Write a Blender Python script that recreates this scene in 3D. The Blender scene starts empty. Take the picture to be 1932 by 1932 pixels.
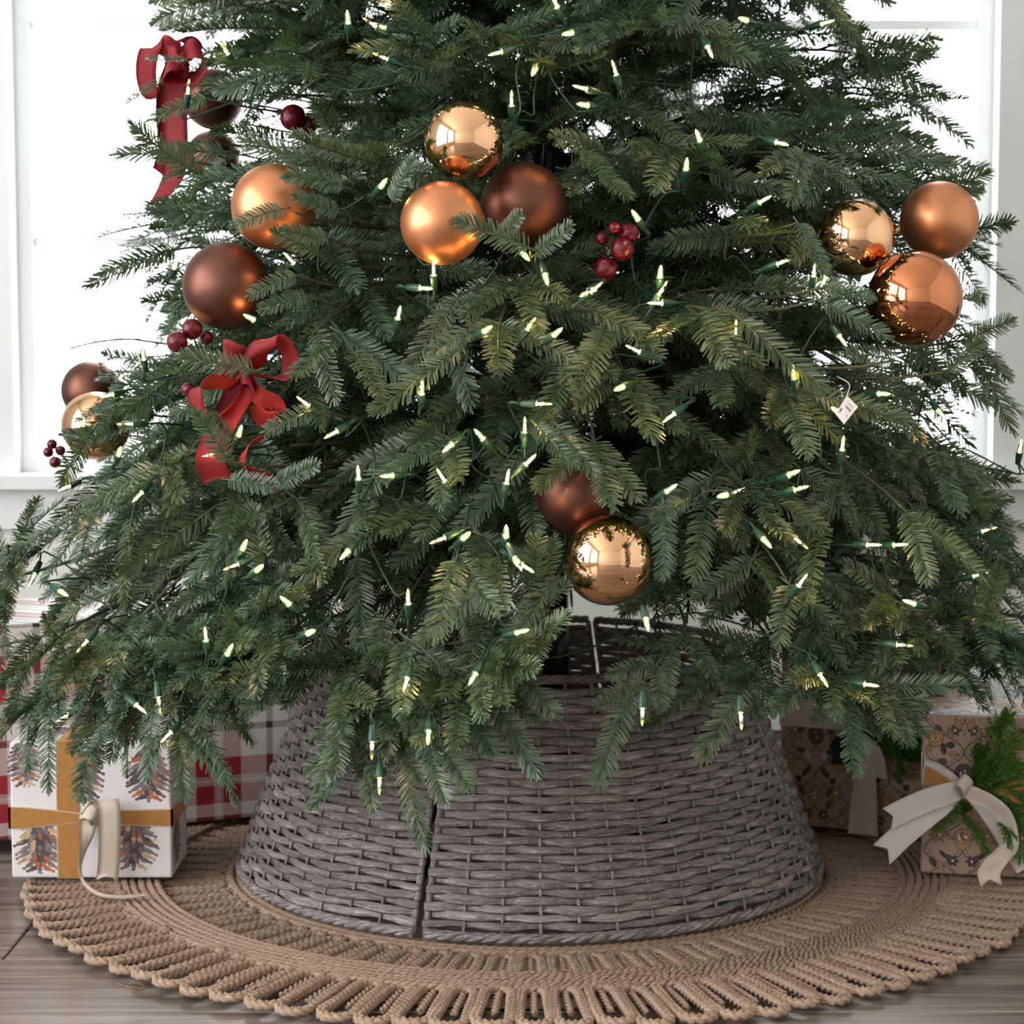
import bpy, math, random
import numpy as np
from mathutils import Vector, Matrix

R = math.radians
SC = bpy.context.scene
COL = SC.collection
rnd = random.Random(7)
nr = np.random.default_rng(11)

# ------------------------------------------------------------------ camera, light, exposure
CAM_D, CAM_H, PITCH, FPX = 2.62, 0.692, R(4.61), 3750.0
cam_data = bpy.data.cameras.new('camera')
cam_data.sensor_width = 36.0
cam_data.lens = 36.0 * FPX / 1932.0
cam_data.clip_start = 0.05
cam_data.dof.use_dof = True
cam_data.dof.focus_distance = 2.12
cam_data.dof.aperture_fstop = 9.0
cam = bpy.data.objects.new('camera', cam_data)
COL.objects.link(cam)
cam.location = (0, -CAM_D, CAM_H)
cam.rotation_euler = (R(90) - PITCH, 0, 0)
SC.camera = cam

world = bpy.data.worlds.new('overcast_sky')
SC.world = world
world.use_nodes = True
bg = world.node_tree.nodes['Background']
bg.inputs[0].default_value = (0.94, 0.975, 1.0, 1)
bg.inputs[1].default_value = 5.0

SC.view_settings.view_transform = 'Standard'
SC.view_settings.look = 'None'
SC.view_settings.gamma = 1.0
SC.view_settings.use_curve_mapping = False
SC.view_settings.exposure = 0.88
SC.cycles.use_denoising = True
SC.cycles.use_adaptive_sampling = True
SC.cycles.adaptive_threshold = .03
SC.cycles.max_bounces = 6
SC.cycles.diffuse_bounces = 3
SC.cycles.glossy_bounces = 4
SC.cycles.transmission_bounces = 4
SC.cycles.transparent_max_bounces = 8
SC.cycles.caustics_reflective = False
SC.cycles.caustics_refractive = False
SC.cycles.sample_clamp_indirect = 6.0


def portal(name, loc, rot, sx, sy):
    """light portal in a window opening: guides the daylight of the sky through it"""
    l = bpy.data.lights.new(name, 'AREA')
    l.shape = 'RECTANGLE'
    l.size, l.size_y = sx, sy
    l.cycles.is_portal = True
    o = bpy.data.objects.new(name, l)
    COL.objects.link(o)
    o.location = loc
    o.rotation_euler = rot
    return o


# the room: windows behind the tree, and the two on the left that the shiny balls mirror
ROOM_X0, ROOM_X1, ROOM_Y0, ROOM_Y1, ROOM_Z = -2.4, 2.4, -5.0, 1.0, 2.9
BACK_WIN = [(-0.905, -0.345), (-0.295, 0.265), (0.315, 0.875)]   # x ranges of the three sashes
BACK_Z0, BACK_Z1 = 0.47, 2.25
LEFT_WIN = [(-4.6, -2.75), (-2.45, -0.6)]                           # y ranges on the left wall
LEFT_Z0, LEFT_Z1 = 0.4, 2.55
for i, (a, b) in enumerate(BACK_WIN):
    portal('window_back_daylight', ((a + b) / 2, ROOM_Y1 + .12, (BACK_Z0 + BACK_Z1) / 2), (R(-90), 0, 0), b - a, BACK_Z1 - BACK_Z0)
for a, b in LEFT_WIN:
    portal('window_left_offscreen', (ROOM_X0 - .12, (a + b) / 2, (LEFT_Z0 + LEFT_Z1) / 2), (R(90), 0, R(-90)), b - a, LEFT_Z1 - LEFT_Z0)

# ------------------------------------------------------------------ geometry helpers
CP, SP = math.cos(PITCH), math.sin(PITCH)


def at(px, py, d):
    """the point d metres in front of the camera (measured along the floor) on the line of sight of a photo pixel"""
    a, b = (px - 966.0) / FPX, (966.0 - py) / FPX
    v = Vector((a, CP + b * SP, -SP + b * CP))
    v *= d / v.y
    return Vector((v.x, -CAM_D + v.y, CAM_H + v.z))


def proj(P):
    P = np.asarray(P, float)
    y = P[..., 1] + CAM_D
    z = P[..., 2] - CAM_H
    zc = y * CP - z * SP
    yc = y * SP + z * CP
    return 966 + FPX * P[..., 0] / zc, 966 - FPX * yc / zc, zc


def empty(name, loc=(0, 0, 0), rot=(0, 0, 0), parent=None):
    o = bpy.data.objects.new(name, None)
    o.empty_display_size = 0.05
    COL.objects.link(o)
    o.location = loc
    o.rotation_euler = rot
    if parent:
        o.parent = parent
    return o


def tag(o, label, cat, group=None, kind=None):
    if label:
        o['label'] = label
    if cat:
        o['category'] = cat
    if group:
        o['group'] = group
    if kind:
        o['kind'] = kind
    return o


def make_mesh(name, V, F, mat=None, smooth=True, uv=None, mats=None, midx=None, col=None):
    me = bpy.data.meshes.new(name)
    V = np.asarray(V, dtype=np.float32).reshape(-1, 3)
    if isinstance(F, np.ndarray) and F.ndim == 2:
        n, k = F.shape
        me.vertices.add(len(V))
        me.vertices.foreach_set('co', V.ravel())
        me.loops.add(n * k)
        me.loops.foreach_set('vertex_index', F.ravel().astype(np.int32))
        me.polygons.add(n)
        me.polygons.foreach_set('loop_start', (np.arange(n) * k).astype(np.int32))
        me.update(calc_edges=True)
    else:
        me.from_pydata([tuple(v) for v in V], [], [tuple(int(i) for i in f) for f in F])
        me.update()
    if smooth:
        me.polygons.foreach_set('use_smooth', np.ones(len(me.polygons), dtype=bool))
    for m in (mats or ([mat] if mat else [])):
        me.materials.append(m)
    if midx is not None:
        me.polygons.foreach_set('material_index', np.asarray(midx, dtype=np.int32))
    if uv is not None:
        lay = me.uv_layers.new(name='UVMap')
        vi = np.zeros(len(me.loops), dtype=np.int32)
        me.loops.foreach_get('vertex_index', vi)
        lay.data.foreach_set('uv', np.asarray(uv, dtype=np.float32)[vi].ravel())
    if col is not None:
        ca = me.color_attributes.new('tint', 'FLOAT_COLOR', 'POINT')
        ca.data.foreach_set('color', np.asarray(col, dtype=np.float32).ravel())
    me.validate()
    return me


def obj(name, me, parent=None, loc=None, rot=None):
    o = bpy.data.objects.new(name, me)
    COL.objects.link(o)
    if parent:
        o.parent = parent
    if loc is not None:
        o.location = loc
    if rot is not None:
        o.rotation_euler = rot
    return o


class MB:
    """collects shapes into one mesh"""
    def __init__(s):
        s.V, s.F, s.UV, s.M, s.n = [], [], [], [], 0

    def add(s, V, F, uv=None, m=0):
        V = np.asarray(V, float).reshape(-1, 3)
        s.V.append(V)
        s.F += [[int(i) + s.n for i in f] for f in F]
        s.UV.append(np.zeros((len(V), 2)) if uv is None else np.asarray(uv, float))
        s.M += [m] * len(F)
        s.n += len(V)
        return s

    def box(s, lo, hi, m=0):
        x0, y0, z0 = lo
        x1, y1, z1 = hi
        V = [(x0, y0, z0), (x1, y0, z0), (x1, y1, z0), (x0, y1, z0), (x0, y0, z1), (x1, y0, z1), (x1, y1, z1), (x0, y1, z1)]
        F = [(0, 3, 2, 1), (4, 5, 6, 7), (0, 1, 5, 4), (1, 2, 6, 5), (2, 3, 7, 6), (3, 0, 4, 7)]
        return s.add(V, F, m=m)

    def tube(s, P, rad, sides=6, closed=False, m=0, up=None, flat=None):
        V, F, uv = tube(P, rad, sides, closed, up, flat)
        return s.add(V, F, uv, m)

    def mesh(s, name, *mats, smooth=True):
        V = np.concatenate(s.V)
        return make_mesh(name, V, s.F, mats=list(mats), midx=s.M, smooth=smooth, uv=np.concatenate(s.UV))

    def build(s, name, mats, parent=None, loc=None, rot=None, smooth=True):
        mats = mats if isinstance(mats, (list, tuple)) else [mats]
        return obj(name, s.mesh(name, *mats, smooth=smooth), parent, loc, rot)


def frames(P, closed=False, up=None):
    P = np.asarray(P, float)
    if closed:
        T = np.roll(P, -1, 0) - np.roll(P, 1, 0)
    else:
        T = np.gradient(P, axis=0)
    T /= np.linalg.norm(T, axis=1, keepdims=True) + 1e-12
    N = np.zeros_like(P)
    if up is not None:
        U = np.broadcast_to(np.asarray(up, float), P.shape)
        N = U - T * (U * T).sum(1, keepdims=True)
        N /= np.linalg.norm(N, axis=1, keepdims=True) + 1e-12
    else:
        n = np.array((0, 0, 1.0)) if abs(T[0][2]) < .9 else np.array((1.0, 0, 0))
        for i in range(len(P)):
            n = n - T[i] * (n @ T[i])
            n /= np.linalg.norm(n) + 1e-12
            N[i] = n
    B = np.cross(T, N)
    return T, N, B


def tube(P, rad, sides=6, closed=False, up=None, flat=None):
    """tube along P; flat=(along N, along B) gives an elliptic section"""
    P = np.asarray(P, float)
    n = len(P)
    T, N, B = frames(P, closed, up)
    r = np.broadcast_to(np.asarray(rad, float), (n,))
    a = np.linspace(0, 2 * np.pi, sides, endpoint=False)
    fn, fb = flat if flat else (1, 1)
    V = (P[:, None, :] + r[:, None, None] * (fn * np.cos(a)[None, :, None] * N[:, None, :] + fb * np.sin(a)[None, :, None] * B[:, None, :]))
    L = np.concatenate([[0], np.cumsum(np.linalg.norm(np.diff(P, axis=0), axis=1))])
    uv = np.stack([np.repeat(L, sides), np.tile(a / (2 * np.pi), n)], 1)
    F = []
    m = n if closed else n - 1
    for i in range(m):
        j = (i + 1) % n
        for k in range(sides):
            k2 = (k + 1) % sides
            F.append((i * sides + k, i * sides + k2, j * sides + k2, j * sides + k))
    if not closed:
        F.append(tuple(range(sides - 1, -1, -1)))
        F.append(tuple(range((n - 1) * sides, n * sides)))
    return V.reshape(-1, 3), F, uv


def smooth_path(pts, n, closed=False):
    """Catmull-Rom through pts"""
    P = np.asarray(pts, float)
    m = len(P)
    if closed:
        Q = np.concatenate([P[-1:], P, P[:2]])
        seg = m
    else:
        Q = np.concatenate([2 * P[:1] - P[1:2], P, 2 * P[-1:] - P[-2:-1]])
        seg = m - 1
    t = np.linspace(0, seg, n, endpoint=not closed)
    i = np.minimum(t.astype(int), seg - 1)
    u = (t - i)[:, None]
    p0, p1, p2, p3 = Q[i], Q[i + 1], Q[i + 2], Q[i + 3]
    return .5 * ((2 * p1) + (-p0 + p2) * u + (2 * p0 - 5 * p1 + 4 * p2 - p3) * u * u + (-p0 + 3 * p1 - 3 * p2 + p3) * u ** 3)


def lathe(profile, segs):
    """profile of (radius, height) about z"""
    V, F = [], []
    for r, z in profile:
        for k in range(segs):
            a = 2 * math.pi * k / segs
            V.append((r * math.cos(a), r * math.sin(a), z))
    for i in range(len(profile) - 1):
        for k in range(segs):
            k2 = (k + 1) % segs
            F.append((i * segs + k, i * segs + k2, (i + 1) * segs + k2, (i + 1) * segs + k))
    F.append(tuple(range(segs - 1, -1, -1)))
    F.append(tuple(range((len(profile) - 1) * segs, len(profile) * segs)))
    return V, F


def ribbon(P, W, width, thick=.0008, notch=0.0, n=None):
    """a band along P whose width runs along W (one vector or one per point); notch cuts a V into the far end.
    front face material 0, back face material 1"""
    P = np.asarray(P, float)
    W = np.asarray(W, float)
    if W.ndim == 1:
        W = np.broadcast_to(W, P.shape)
    if n:
        if np.ndim(width):
            width = np.interp(np.linspace(0, 1, n), np.linspace(0, 1, len(width)), width)
        P = smooth_path(P, n)
        W = smooth_path(W, n)
    W = W / (np.linalg.norm(W, axis=1, keepdims=True) + 1e-12)
    T = np.gradient(P, axis=0)
    T /= np.linalg.norm(T, axis=1, keepdims=True) + 1e-12
    W = W - T * (W * T).sum(1, keepdims=True) * .6
    W /= np.linalg.norm(W, axis=1, keepdims=True) + 1e-12
    N = np.cross(T, W)
    N /= np.linalg.norm(N, axis=1, keepdims=True) + 1e-12
    width = np.broadcast_to(np.asarray(width, float), (len(P),))
    c = np.array([-1, -.5, 0, .5, 1.0])
    m = len(P)
    E = P[:, None, :] + c[None, :, None] * W[:, None, :] * width[:, None, None] * .5
    if notch:
        E[-1, :, :] += T[-1] * np.array([notch, notch * .35, -notch * .3, notch * .35, notch])[:, None]
    V = np.concatenate([(E + N[:, None, :] * thick * .5).reshape(-1, 3), (E - N[:, None, :] * thick * .5).reshape(-1, 3)])
    o = m * 5
    F, M = [], []
    for i in range(m - 1):
        for k in range(4):
            a, b, cc, d = i * 5 + k, i * 5 + k + 1, (i + 1) * 5 + k + 1, (i + 1) * 5 + k
            F.append((a, d, cc, b)); M.append(0)
            F.append((o + a, o + b, o + cc, o + d)); M.append(1)
        for k in (0, 4):
            a, d = i * 5 + k, (i + 1) * 5 + k
            F.append((a, d, o + d, o + a)); M.append(1)
    for i in (0, m - 1):
        for k in range(4):
            a, b = i * 5 + k, i * 5 + k + 1
            F.append((a, b, o + b, o + a)); M.append(1)
    return V, F, M


def ribbon_obj(name, P, W, width, mats, parent=None, thick=.0008, notch=0.0, n=None):
    V, F, M = ribbon(P, W, width, thick, notch, n)
    return obj(name, make_mesh(name, V, F, mats=list(mats), midx=M), parent)


# ------------------------------------------------------------------ materials
def new_mat(name):
    m = bpy.data.materials.new(name)
    m.use_nodes = True
    nt = m.node_tree
    return m, nt, nt.nodes, nt.links, nt.nodes['Principled BSDF']


def plain(name, col, rough=.5, metal=0.0, noise=0.0, scale=40.0, bump=0.0, sheen=0.0, spec=.5, stretch=None):
    m, nt, N, L, b = new_mat(name)
    b.inputs['Base Color'].default_value = (*col, 1)
    b.inputs['Roughness'].default_value = rough
    b.inputs['Metallic'].default_value = metal
    b.inputs['Specular IOR Level'].default_value = spec
    if sheen:
        b.inputs['Sheen Weight'].default_value = sheen
        b.inputs['Sheen Roughness'].default_value = .4
        b.inputs['Sheen Tint'].default_value = (*[min(1, c * 1.5 + .1) for c in col], 1)
    if noise or bump:
        tc = N.new('ShaderNodeTexCoord')
        mp = N.new('ShaderNodeMapping')
        L.new(tc.outputs['Object'], mp.inputs[0])
        if stretch:
            mp.inputs['Scale'].default_value = stretch
        t = N.new('ShaderNodeTexNoise')
        t.inputs['Scale'].default_value = scale
        t.inputs['Detail'].default_value = 5
        L.new(mp.outputs[0], t.inputs[0])
        if noise:
            r = N.new('ShaderNodeValToRGB')
            r.color_ramp.elements[0].position = .3
            r.color_ramp.elements[1].position = .7
            r.color_ramp.elements[0].color = (*[c * (1 - noise) for c in col], 1)
            r.color_ramp.elements[1].color = (*[min(1, c * (1 + noise)) for c in col], 1)
            L.new(t.outputs[0], r.inputs[0])
            L.new(r.outputs[0], b.inputs['Base Color'])
        if bump:
            bp = N.new('ShaderNodeBump')
            bp.inputs['Strength'].default_value = bump
            bp.inputs['Distance'].default_value = .002
            L.new(t.outputs[0], bp.inputs['Height'])
            L.new(bp.outputs[0], b.inputs['Normal'])
    return m


def foliage(name, dark, light, trans, rough=.42, spec=.5, tw=.2):
    """needle material: per-needle tint from the mesh, per-sprig shift from the object"""
    m, nt, N, L, b = new_mat(name)
    at_ = N.new('ShaderNodeAttribute')
    at_.attribute_name = 'tint'
    mx = N.new('ShaderNodeMix')
    mx.data_type = 'RGBA'
    mx.inputs['A'].default_value = (*dark, 1)
    mx.inputs['B'].default_value = (*light, 1)
    sep = N.new('ShaderNodeSeparateColor')
    L.new(at_.outputs['Color'], sep.inputs[0])
    L.new(sep.outputs[0], mx.inputs['Factor'])
    hs = N.new('ShaderNodeHueSaturation')
    mr = N.new('ShaderNodeMapRange'); mr.inputs['To Min'].default_value = .47; mr.inputs['To Max'].default_value = .555
    L.new(sep.outputs[1], mr.inputs[0]); L.new(mr.outputs[0], hs.inputs['Hue'])
    L.new(mx.outputs['Result'], hs.inputs['Color'])
    L.new(hs.outputs[0], b.inputs['Base Color'])
    b.inputs['Roughness'].default_value = rough
    b.inputs['Specular IOR Level'].default_value = spec
    tr = N.new('ShaderNodeBsdfTranslucent')
    tr.inputs['Color'].default_value = (*trans, 1)
    ms = N.new('ShaderNodeMixShader')
    ms.inputs[0].default_value = tw
    L.new(b.outputs[0], ms.inputs[1])
    L.new(tr.outputs[0], ms.inputs[2])
    L.new(ms.outputs[0], N['Material Output'].inputs[0])
    return m


def wood_floor():
    m, nt, N, L, b = new_mat('grey_brown_plank')
    tc = N.new('ShaderNodeTexCoord')
    oi = N.new('ShaderNodeObjectInfo')
    ad = N.new('ShaderNodeVectorMath'); ad.operation = 'ADD'
    L.new(tc.outputs['Object'], ad.inputs[0])
    cx = N.new('ShaderNodeCombineXYZ')
    ml = N.new('ShaderNodeMath'); ml.operation = 'MULTIPLY'; ml.inputs[1].default_value = 37.0
    L.new(oi.outputs['Random'], ml.inputs[0])
    L.new(ml.outputs[0], cx.inputs[0]); L.new(ml.outputs[0], cx.inputs[1])
    L.new(cx.outputs[0], ad.inputs[1])
    mp = N.new('ShaderNodeMapping'); mp.inputs['Scale'].default_value = (1.2, 22, 1)
    L.new(ad.outputs[0], mp.inputs[0])
    t = N.new('ShaderNodeTexNoise'); t.inputs['Scale'].default_value = 3.0; t.inputs['Detail'].default_value = 8; t.inputs['Distortion'].default_value = .6
    L.new(mp.outputs[0], t.inputs[0])
    r = N.new('ShaderNodeValToRGB')
    r.color_ramp.elements[0].position = .3; r.color_ramp.elements[0].color = (.085, .064, .052, 1)
    r.color_ramp.elements[1].position = .72; r.color_ramp.elements[1].color = (.28, .225, .19, 1)
    L.new(t.outputs[0], r.inputs[0])
    hs = N.new('ShaderNodeHueSaturation')
    mr = N.new('ShaderNodeMapRange'); mr.inputs['To Min'].default_value = .8; mr.inputs['To Max'].default_value = 1.2
    L.new(oi.outputs['Random'], mr.inputs[0]); L.new(mr.outputs[0], hs.inputs['Value'])
    L.new(r.outputs[0], hs.inputs['Color']); L.new(hs.outputs[0], b.inputs['Base Color'])
    b.inputs['Roughness'].default_value = .24
    b.inputs['Specular IOR Level'].default_value = .7
    bp = N.new('ShaderNodeBump'); bp.inputs['Strength'].default_value = .25; bp.inputs['Distance'].default_value = .001
    L.new(t.outputs[0], bp.inputs['Height']); L.new(bp.outputs[0], b.inputs['Normal'])
    return m


def wicker_mat():
    m, nt, N, L, b = new_mat('whitewashed_grey_willow')
    uv = N.new('ShaderNodeUVMap'); uv.uv_map = 'UVMap'
    oi = N.new('ShaderNodeObjectInfo')
    mp = N.new('ShaderNodeMapping'); mp.inputs['Scale'].default_value = (30, 7, 1)
    L.new(uv.outputs[0], mp.inputs[0])
    cx = N.new('ShaderNodeCombineXYZ')
    ml = N.new('ShaderNodeMath'); ml.operation = 'MULTIPLY'; ml.inputs[1].default_value = 91.0
    L.new(oi.outputs['Random'], ml.inputs[0]); L.new(ml.outputs[0], cx.inputs[0]); L.new(ml.outputs[0], cx.inputs[2])
    L.new(cx.outputs[0], mp.inputs['Location'])
    t = N.new('ShaderNodeTexNoise'); t.inputs['Scale'].default_value = 1.6; t.inputs['Detail'].default_value = 7; t.inputs['Roughness'].default_value = .72
    L.new(mp.outputs[0], t.inputs[0])
    r = N.new('ShaderNodeValToRGB')
    e = r.color_ramp.elements
    e[0].position = .33; e[0].color = (.07, .055, .053, 1)
    e[1].position = .70; e[1].color = (.62, .58, .60, 1)
    k = e.new(.45); k.color = (.185, .145, .135, 1)
    k = e.new(.54); k.color = (.29, .245, .24, 1)
    L.new(t.outputs[0], r.inputs[0])
    hs = N.new('ShaderNodeHueSaturation')
    mr = N.new('ShaderNodeMapRange'); mr.inputs['To Min'].default_value = .58; mr.inputs['To Max'].default_value = 1.08
    L.new(oi.outputs['Random'], mr.inputs[0]); L.new(mr.outputs[0], hs.inputs['Value'])
    mp2 = N.new('ShaderNodeMapping'); mp2.inputs['Scale'].default_value = (55, 16, 1)
    L.new(uv.outputs[0], mp2.inputs[0]); L.new(cx.outputs[0], mp2.inputs['Location'])
    t2 = N.new('ShaderNodeTexNoise'); t2.inputs['Scale'].default_value = 2.0; t2.inputs['Detail'].default_value = 4
    L.new(mp2.outputs[0], t2.inputs[0])
    r2 = N.new('ShaderNodeValToRGB')
    r2.color_ramp.elements[0].position = .60; r2.color_ramp.elements[0].color = (0, 0, 0, 1)
    r2.color_ramp.elements[1].position = .70; r2.color_ramp.elements[1].color = (1, 1, 1, 1)
    L.new(t2.outputs[0], r2.inputs[0])
    mw = N.new('ShaderNodeMix'); mw.data_type = 'RGBA'; mw.inputs['B'].default_value = (.58, .55, .585, 1)
    L.new(r2.outputs[0], mw.inputs['Factor']); L.new(hs.outputs[0], mw.inputs['A'])
    L.new(r.outputs[0], hs.inputs['Color']); L.new(mw.outputs['Result'], b.inputs['Base Color'])
    b.inputs['Roughness'].default_value = .5
    bp = N.new('ShaderNodeBump'); bp.inputs['Strength'].default_value = .4; bp.inputs['Distance'].default_value = .001
    L.new(t.outputs[0], bp.inputs['Height']); L.new(bp.outputs[0], b.inputs['Normal'])
    return m


def jute_mat(name, c0, c1):
    m, nt, N, L, b = new_mat(name)
    uv = N.new('ShaderNodeUVMap'); uv.uv_map = 'UVMap'
    oi = N.new('ShaderNodeObjectInfo')
    mp = N.new('ShaderNodeMapping'); mp.inputs['Scale'].default_value = (60, 14, 1)
    L.new(uv.outputs[0], mp.inputs[0])
    cx = N.new('ShaderNodeCombineXYZ')
    ml = N.new('ShaderNodeMath'); ml.operation = 'MULTIPLY'; ml.inputs[1].default_value = 53.0
    L.new(oi.outputs['Random'], ml.inputs[0]); L.new(ml.outputs[0], cx.inputs[0])
    L.new(cx.outputs[0], mp.inputs['Location'])
    t = N.new('ShaderNodeTexNoise'); t.inputs['Scale'].default_value = 1.5; t.inputs['Detail'].default_value = 6
    L.new(mp.outputs[0], t.inputs[0])
    r = N.new('ShaderNodeValToRGB')
    r.color_ramp.elements[0].position = .3; r.color_ramp.elements[0].color = (*c0, 1)
    r.color_ramp.elements[1].position = .7; r.color_ramp.elements[1].color = (*c1, 1)
    L.new(t.outputs[0], r.inputs[0]); L.new(r.outputs[0], b.inputs['Base Color'])
    b.inputs['Roughness'].default_value = .75
    bp = N.new('ShaderNodeBump'); bp.inputs['Strength'].default_value = .6; bp.inputs['Distance'].default_value = .001
    L.new(t.outputs[0], bp.inputs['Height']); L.new(bp.outputs[0], b.inputs['Normal'])
    return m


def pane_mat():
    m, nt, N, L, b = new_mat('window_glass')
    N.remove(b)
    tr = N.new('ShaderNodeBsdfTransparent')
    gl = N.new('ShaderNodeBsdfGlossy'); gl.inputs['Roughness'].default_value = .02
    ms = N.new('ShaderNodeMixShader'); ms.inputs[0].default_value = .05
    L.new(tr.outputs[0], ms.inputs[1]); L.new(gl.outputs[0], ms.inputs[2])
    L.new(ms.outputs[0], N['Material Output'].inputs[0])
    return m


def bulb_glass():
    m, nt, N, L, b = new_mat('clear_bulb_glass')
    N.remove(b)
    tr = N.new('ShaderNodeBsdfTransparent')
    gl = N.new('ShaderNodeBsdfGlossy'); gl.inputs['Roughness'].default_value = .05
    lw = N.new('ShaderNodeFresnel'); lw.inputs['IOR'].default_value = 1.6
    ms = N.new('ShaderNodeMixShader')
    L.new(lw.outputs[0], ms.inputs[0])
    L.new(tr.outputs[0], ms.inputs[1]); L.new(gl.outputs[0], ms.inputs[2])
    L.new(ms.outputs[0], N['Material Output'].inputs[0])
    return m


def emit(name, col, s):
    m, nt, N, L, b = new_mat(name)
    N.remove(b)
    e = N.new('ShaderNodeEmission')
    e.inputs[0].default_value = (*col, 1); e.inputs[1].default_value = s
    L.new(e.outputs[0], N['Material Output'].inputs[0])
    return m


def plaid_mat():
    """woven plaid printed on paper; stripes over object x and z (front) or y and z (side)"""
    m, nt, N, L, b = new_mat('red_white_green_plaid_paper')
    tc = N.new('ShaderNodeTexCoord')
    sp = N.new('ShaderNodeSeparateXYZ')
    L.new(tc.outputs['Object'], sp.inputs[0])

    def stripes(out_a, out_b=None, off=0.0):
        s = out_a
        if out_b is not None:
            a = N.new('ShaderNodeMath'); a.operation = 'ADD'
            L.new(out_a, a.inputs[0]); L.new(out_b, a.inputs[1]); s = a.outputs[0]
        o = N.new('ShaderNodeMath'); o.operation = 'MULTIPLY_ADD'; o.inputs[1].default_value = 1 / .165; o.inputs[2].default_value = off
        L.new(s, o.inputs[0])
        f = N.new('ShaderNodeMath'); f.operation = 'FRACT'
        L.new(o.outputs[0], f.inputs[0])
        r = N.new('ShaderNodeValToRGB'); r.color_ramp.interpolation = 'CONSTANT'
        W_, RD, GN, PK = (.80, .74, .70, 1), (.36, .018, .03, 1), (.035, .045, .03, 1), (.55, .5, .47, 1)
        seq = [(0, W_), (.13, GN), (.19, W_), (.33, GN), (.39, W_), (.50, RD), (.66, PK), (.69, W_), (.71, PK), (.74, RD), (.90, W_)]
        e = r.color_ramp.elements
        e[0].position, e[0].color = seq[0]
        e[1].position, e[1].color = seq[1]
        for p, c in seq[2:]:
            k = e.new(p); k.color = c
        L.new(f.outputs[0], r.inputs[0])
        return r.outputs[0]
    v = stripes(sp.outputs[0], sp.outputs[1], .1)
    h = stripes(sp.outputs[2], None, .35)
    mx = N.new('ShaderNodeMix'); mx.data_type = 'RGBA'; mx.inputs['Factor'].default_value = .5
    L.new(v, mx.inputs['A']); L.new(h, mx.inputs['B'])
    L.new(mx.outputs['Result'], b.inputs['Base Color'])
    b.inputs['Roughness'].default_value = .45
    return m


M = {}
M['wall'] = plain('painted_wall', (.82, .83, .79), .6, noise=.02, scale=6)
M['ceiling'] = plain('ceiling_paint', (.88, .84, .77), .8, noise=.02, scale=5)
M['trim'] = plain('white_trim_paint', (.89, .90, .91), .35, noise=.02, scale=8)
M['pane'] = pane_mat()
M['floor'] = wood_floor()
M['gap'] = plain('floor_joint', (.09, .068, .055), .8, noise=.2, scale=20)
M['wicker'] = wicker_mat()
M['jute'] = jute_mat('jute_cord', (.22, .135, .088), (.56, .40, .30))
M['needle'] = foliage('fir_needle', (.020, .050, .029), (.128, .186, .103), (.16, .24, .07), .34, .6)
M['brush'] = foliage('thin_olive_needle', (.020, .045, .022), (.100, .145, .070), (.14, .20, .06), .40, .5, .15)
M['twig'] = plain('green_brown_twig', (.045, .06, .035), .7, noise=.35, scale=120)
M['pole'] = plain('black_painted_pole', (.008, .009, .012), .28, noise=.2, scale=60)
M['wire'] = plain('dark_green_cord', (.008, .035, .022), .4, noise=.15, scale=90)
M['socket'] = plain('green_plastic_socket', (.012, .06, .038), .38, noise=.15, scale=60)
M['bulb'] = bulb_glass()
M['filament'] = emit('warm_filament', (1.0, .57, .18), 170.0)
M['copper_matte'] = plain('satin_copper', (.64, .26, .125), .37, 0.9, noise=.03, scale=15)
M['brown_matte'] = plain('satin_brown', (.155, .064, .046), .42, .9, noise=.04, scale=15)
M['copper_gloss'] = plain('mirror_copper', (.90, .52, .30), .03, 1.0, noise=.02, scale=4)
M['rust_gloss'] = plain('mirror_rust_copper', (.62, .23, .11), .035, 1.0, noise=.02, scale=4)
M['cap'] = plain('copper_cap_metal', (.55, .36, .2), .3, 1.0, noise=.1, scale=80)
M['berry'] = plain('dark_red_glitter_berry', (.11, .003, .012), .16, .2, noise=.55, scale=260, bump=.6)
M['berry_stem'] = plain('dark_berry_stem', (.03, .02, .015), .6, noise=.3, scale=80)
M['velvet_red'] = plain('red_velvet', (.22, .003, .009), .7, sheen=.12, noise=.12, scale=120)
M['velvet_gold'] = plain('mustard_velvet', (.42, .19, .045), .75, sheen=.4, noise=.1, scale=120)
M['cream'] = plain('cream_ribbon', (.62, .51, .42), .5, noise=.05, scale=60, sheen=.2)
M['satin'] = plain('blush_satin_ribbon', (.60, .50, .46), .38, noise=.04, scale=50, sheen=.2)
M['velvet_black'] = plain('black_velvet', (.006, .005, .008), .8, sheen=.1, noise=.2, scale=100)
M['white_paper'] = plain('white_wrapping_paper', (.78, .73, .73), .4, noise=.02, scale=9)
M['kraft'] = plain('blush_kraft_paper', (.42, .285, .215), .40, noise=.05, scale=14)
M['plaid'] = plaid_mat()
M['tag'] = plain('white_card', (.75, .68, .69), .5, noise=.03, scale=60)
M['ink'] = plain('dark_ink', (.045, .032, .03), .5, noise=.2, scale=150)
M['cone_dark'] = plain('cone_print_dark', (.085, .06, .065), .5, noise=.3, scale=90)
M['cone_mid'] = plain('cone_print_mauve', (.20, .15, .16), .5, noise=.3, scale=90)
M['cone_rust'] = plain('cone_print_rust', (.45, .13, .05), .5, noise=.3, scale=90)
M['cone_tan'] = plain('cone_print_tan', (.55, .38, .24), .5, noise=.2, scale=90)
M['print_ochre'] = plain('print_ochre', (.42, .23, .10), .45, noise=.2, scale=70)
M['print_brown'] = plain('print_brown', (.10, .062, .045), .45, noise=.25, scale=70)
M['print_white'] = plain('print_white', (.78, .74, .70), .45, noise=.05, scale=70)
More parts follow.
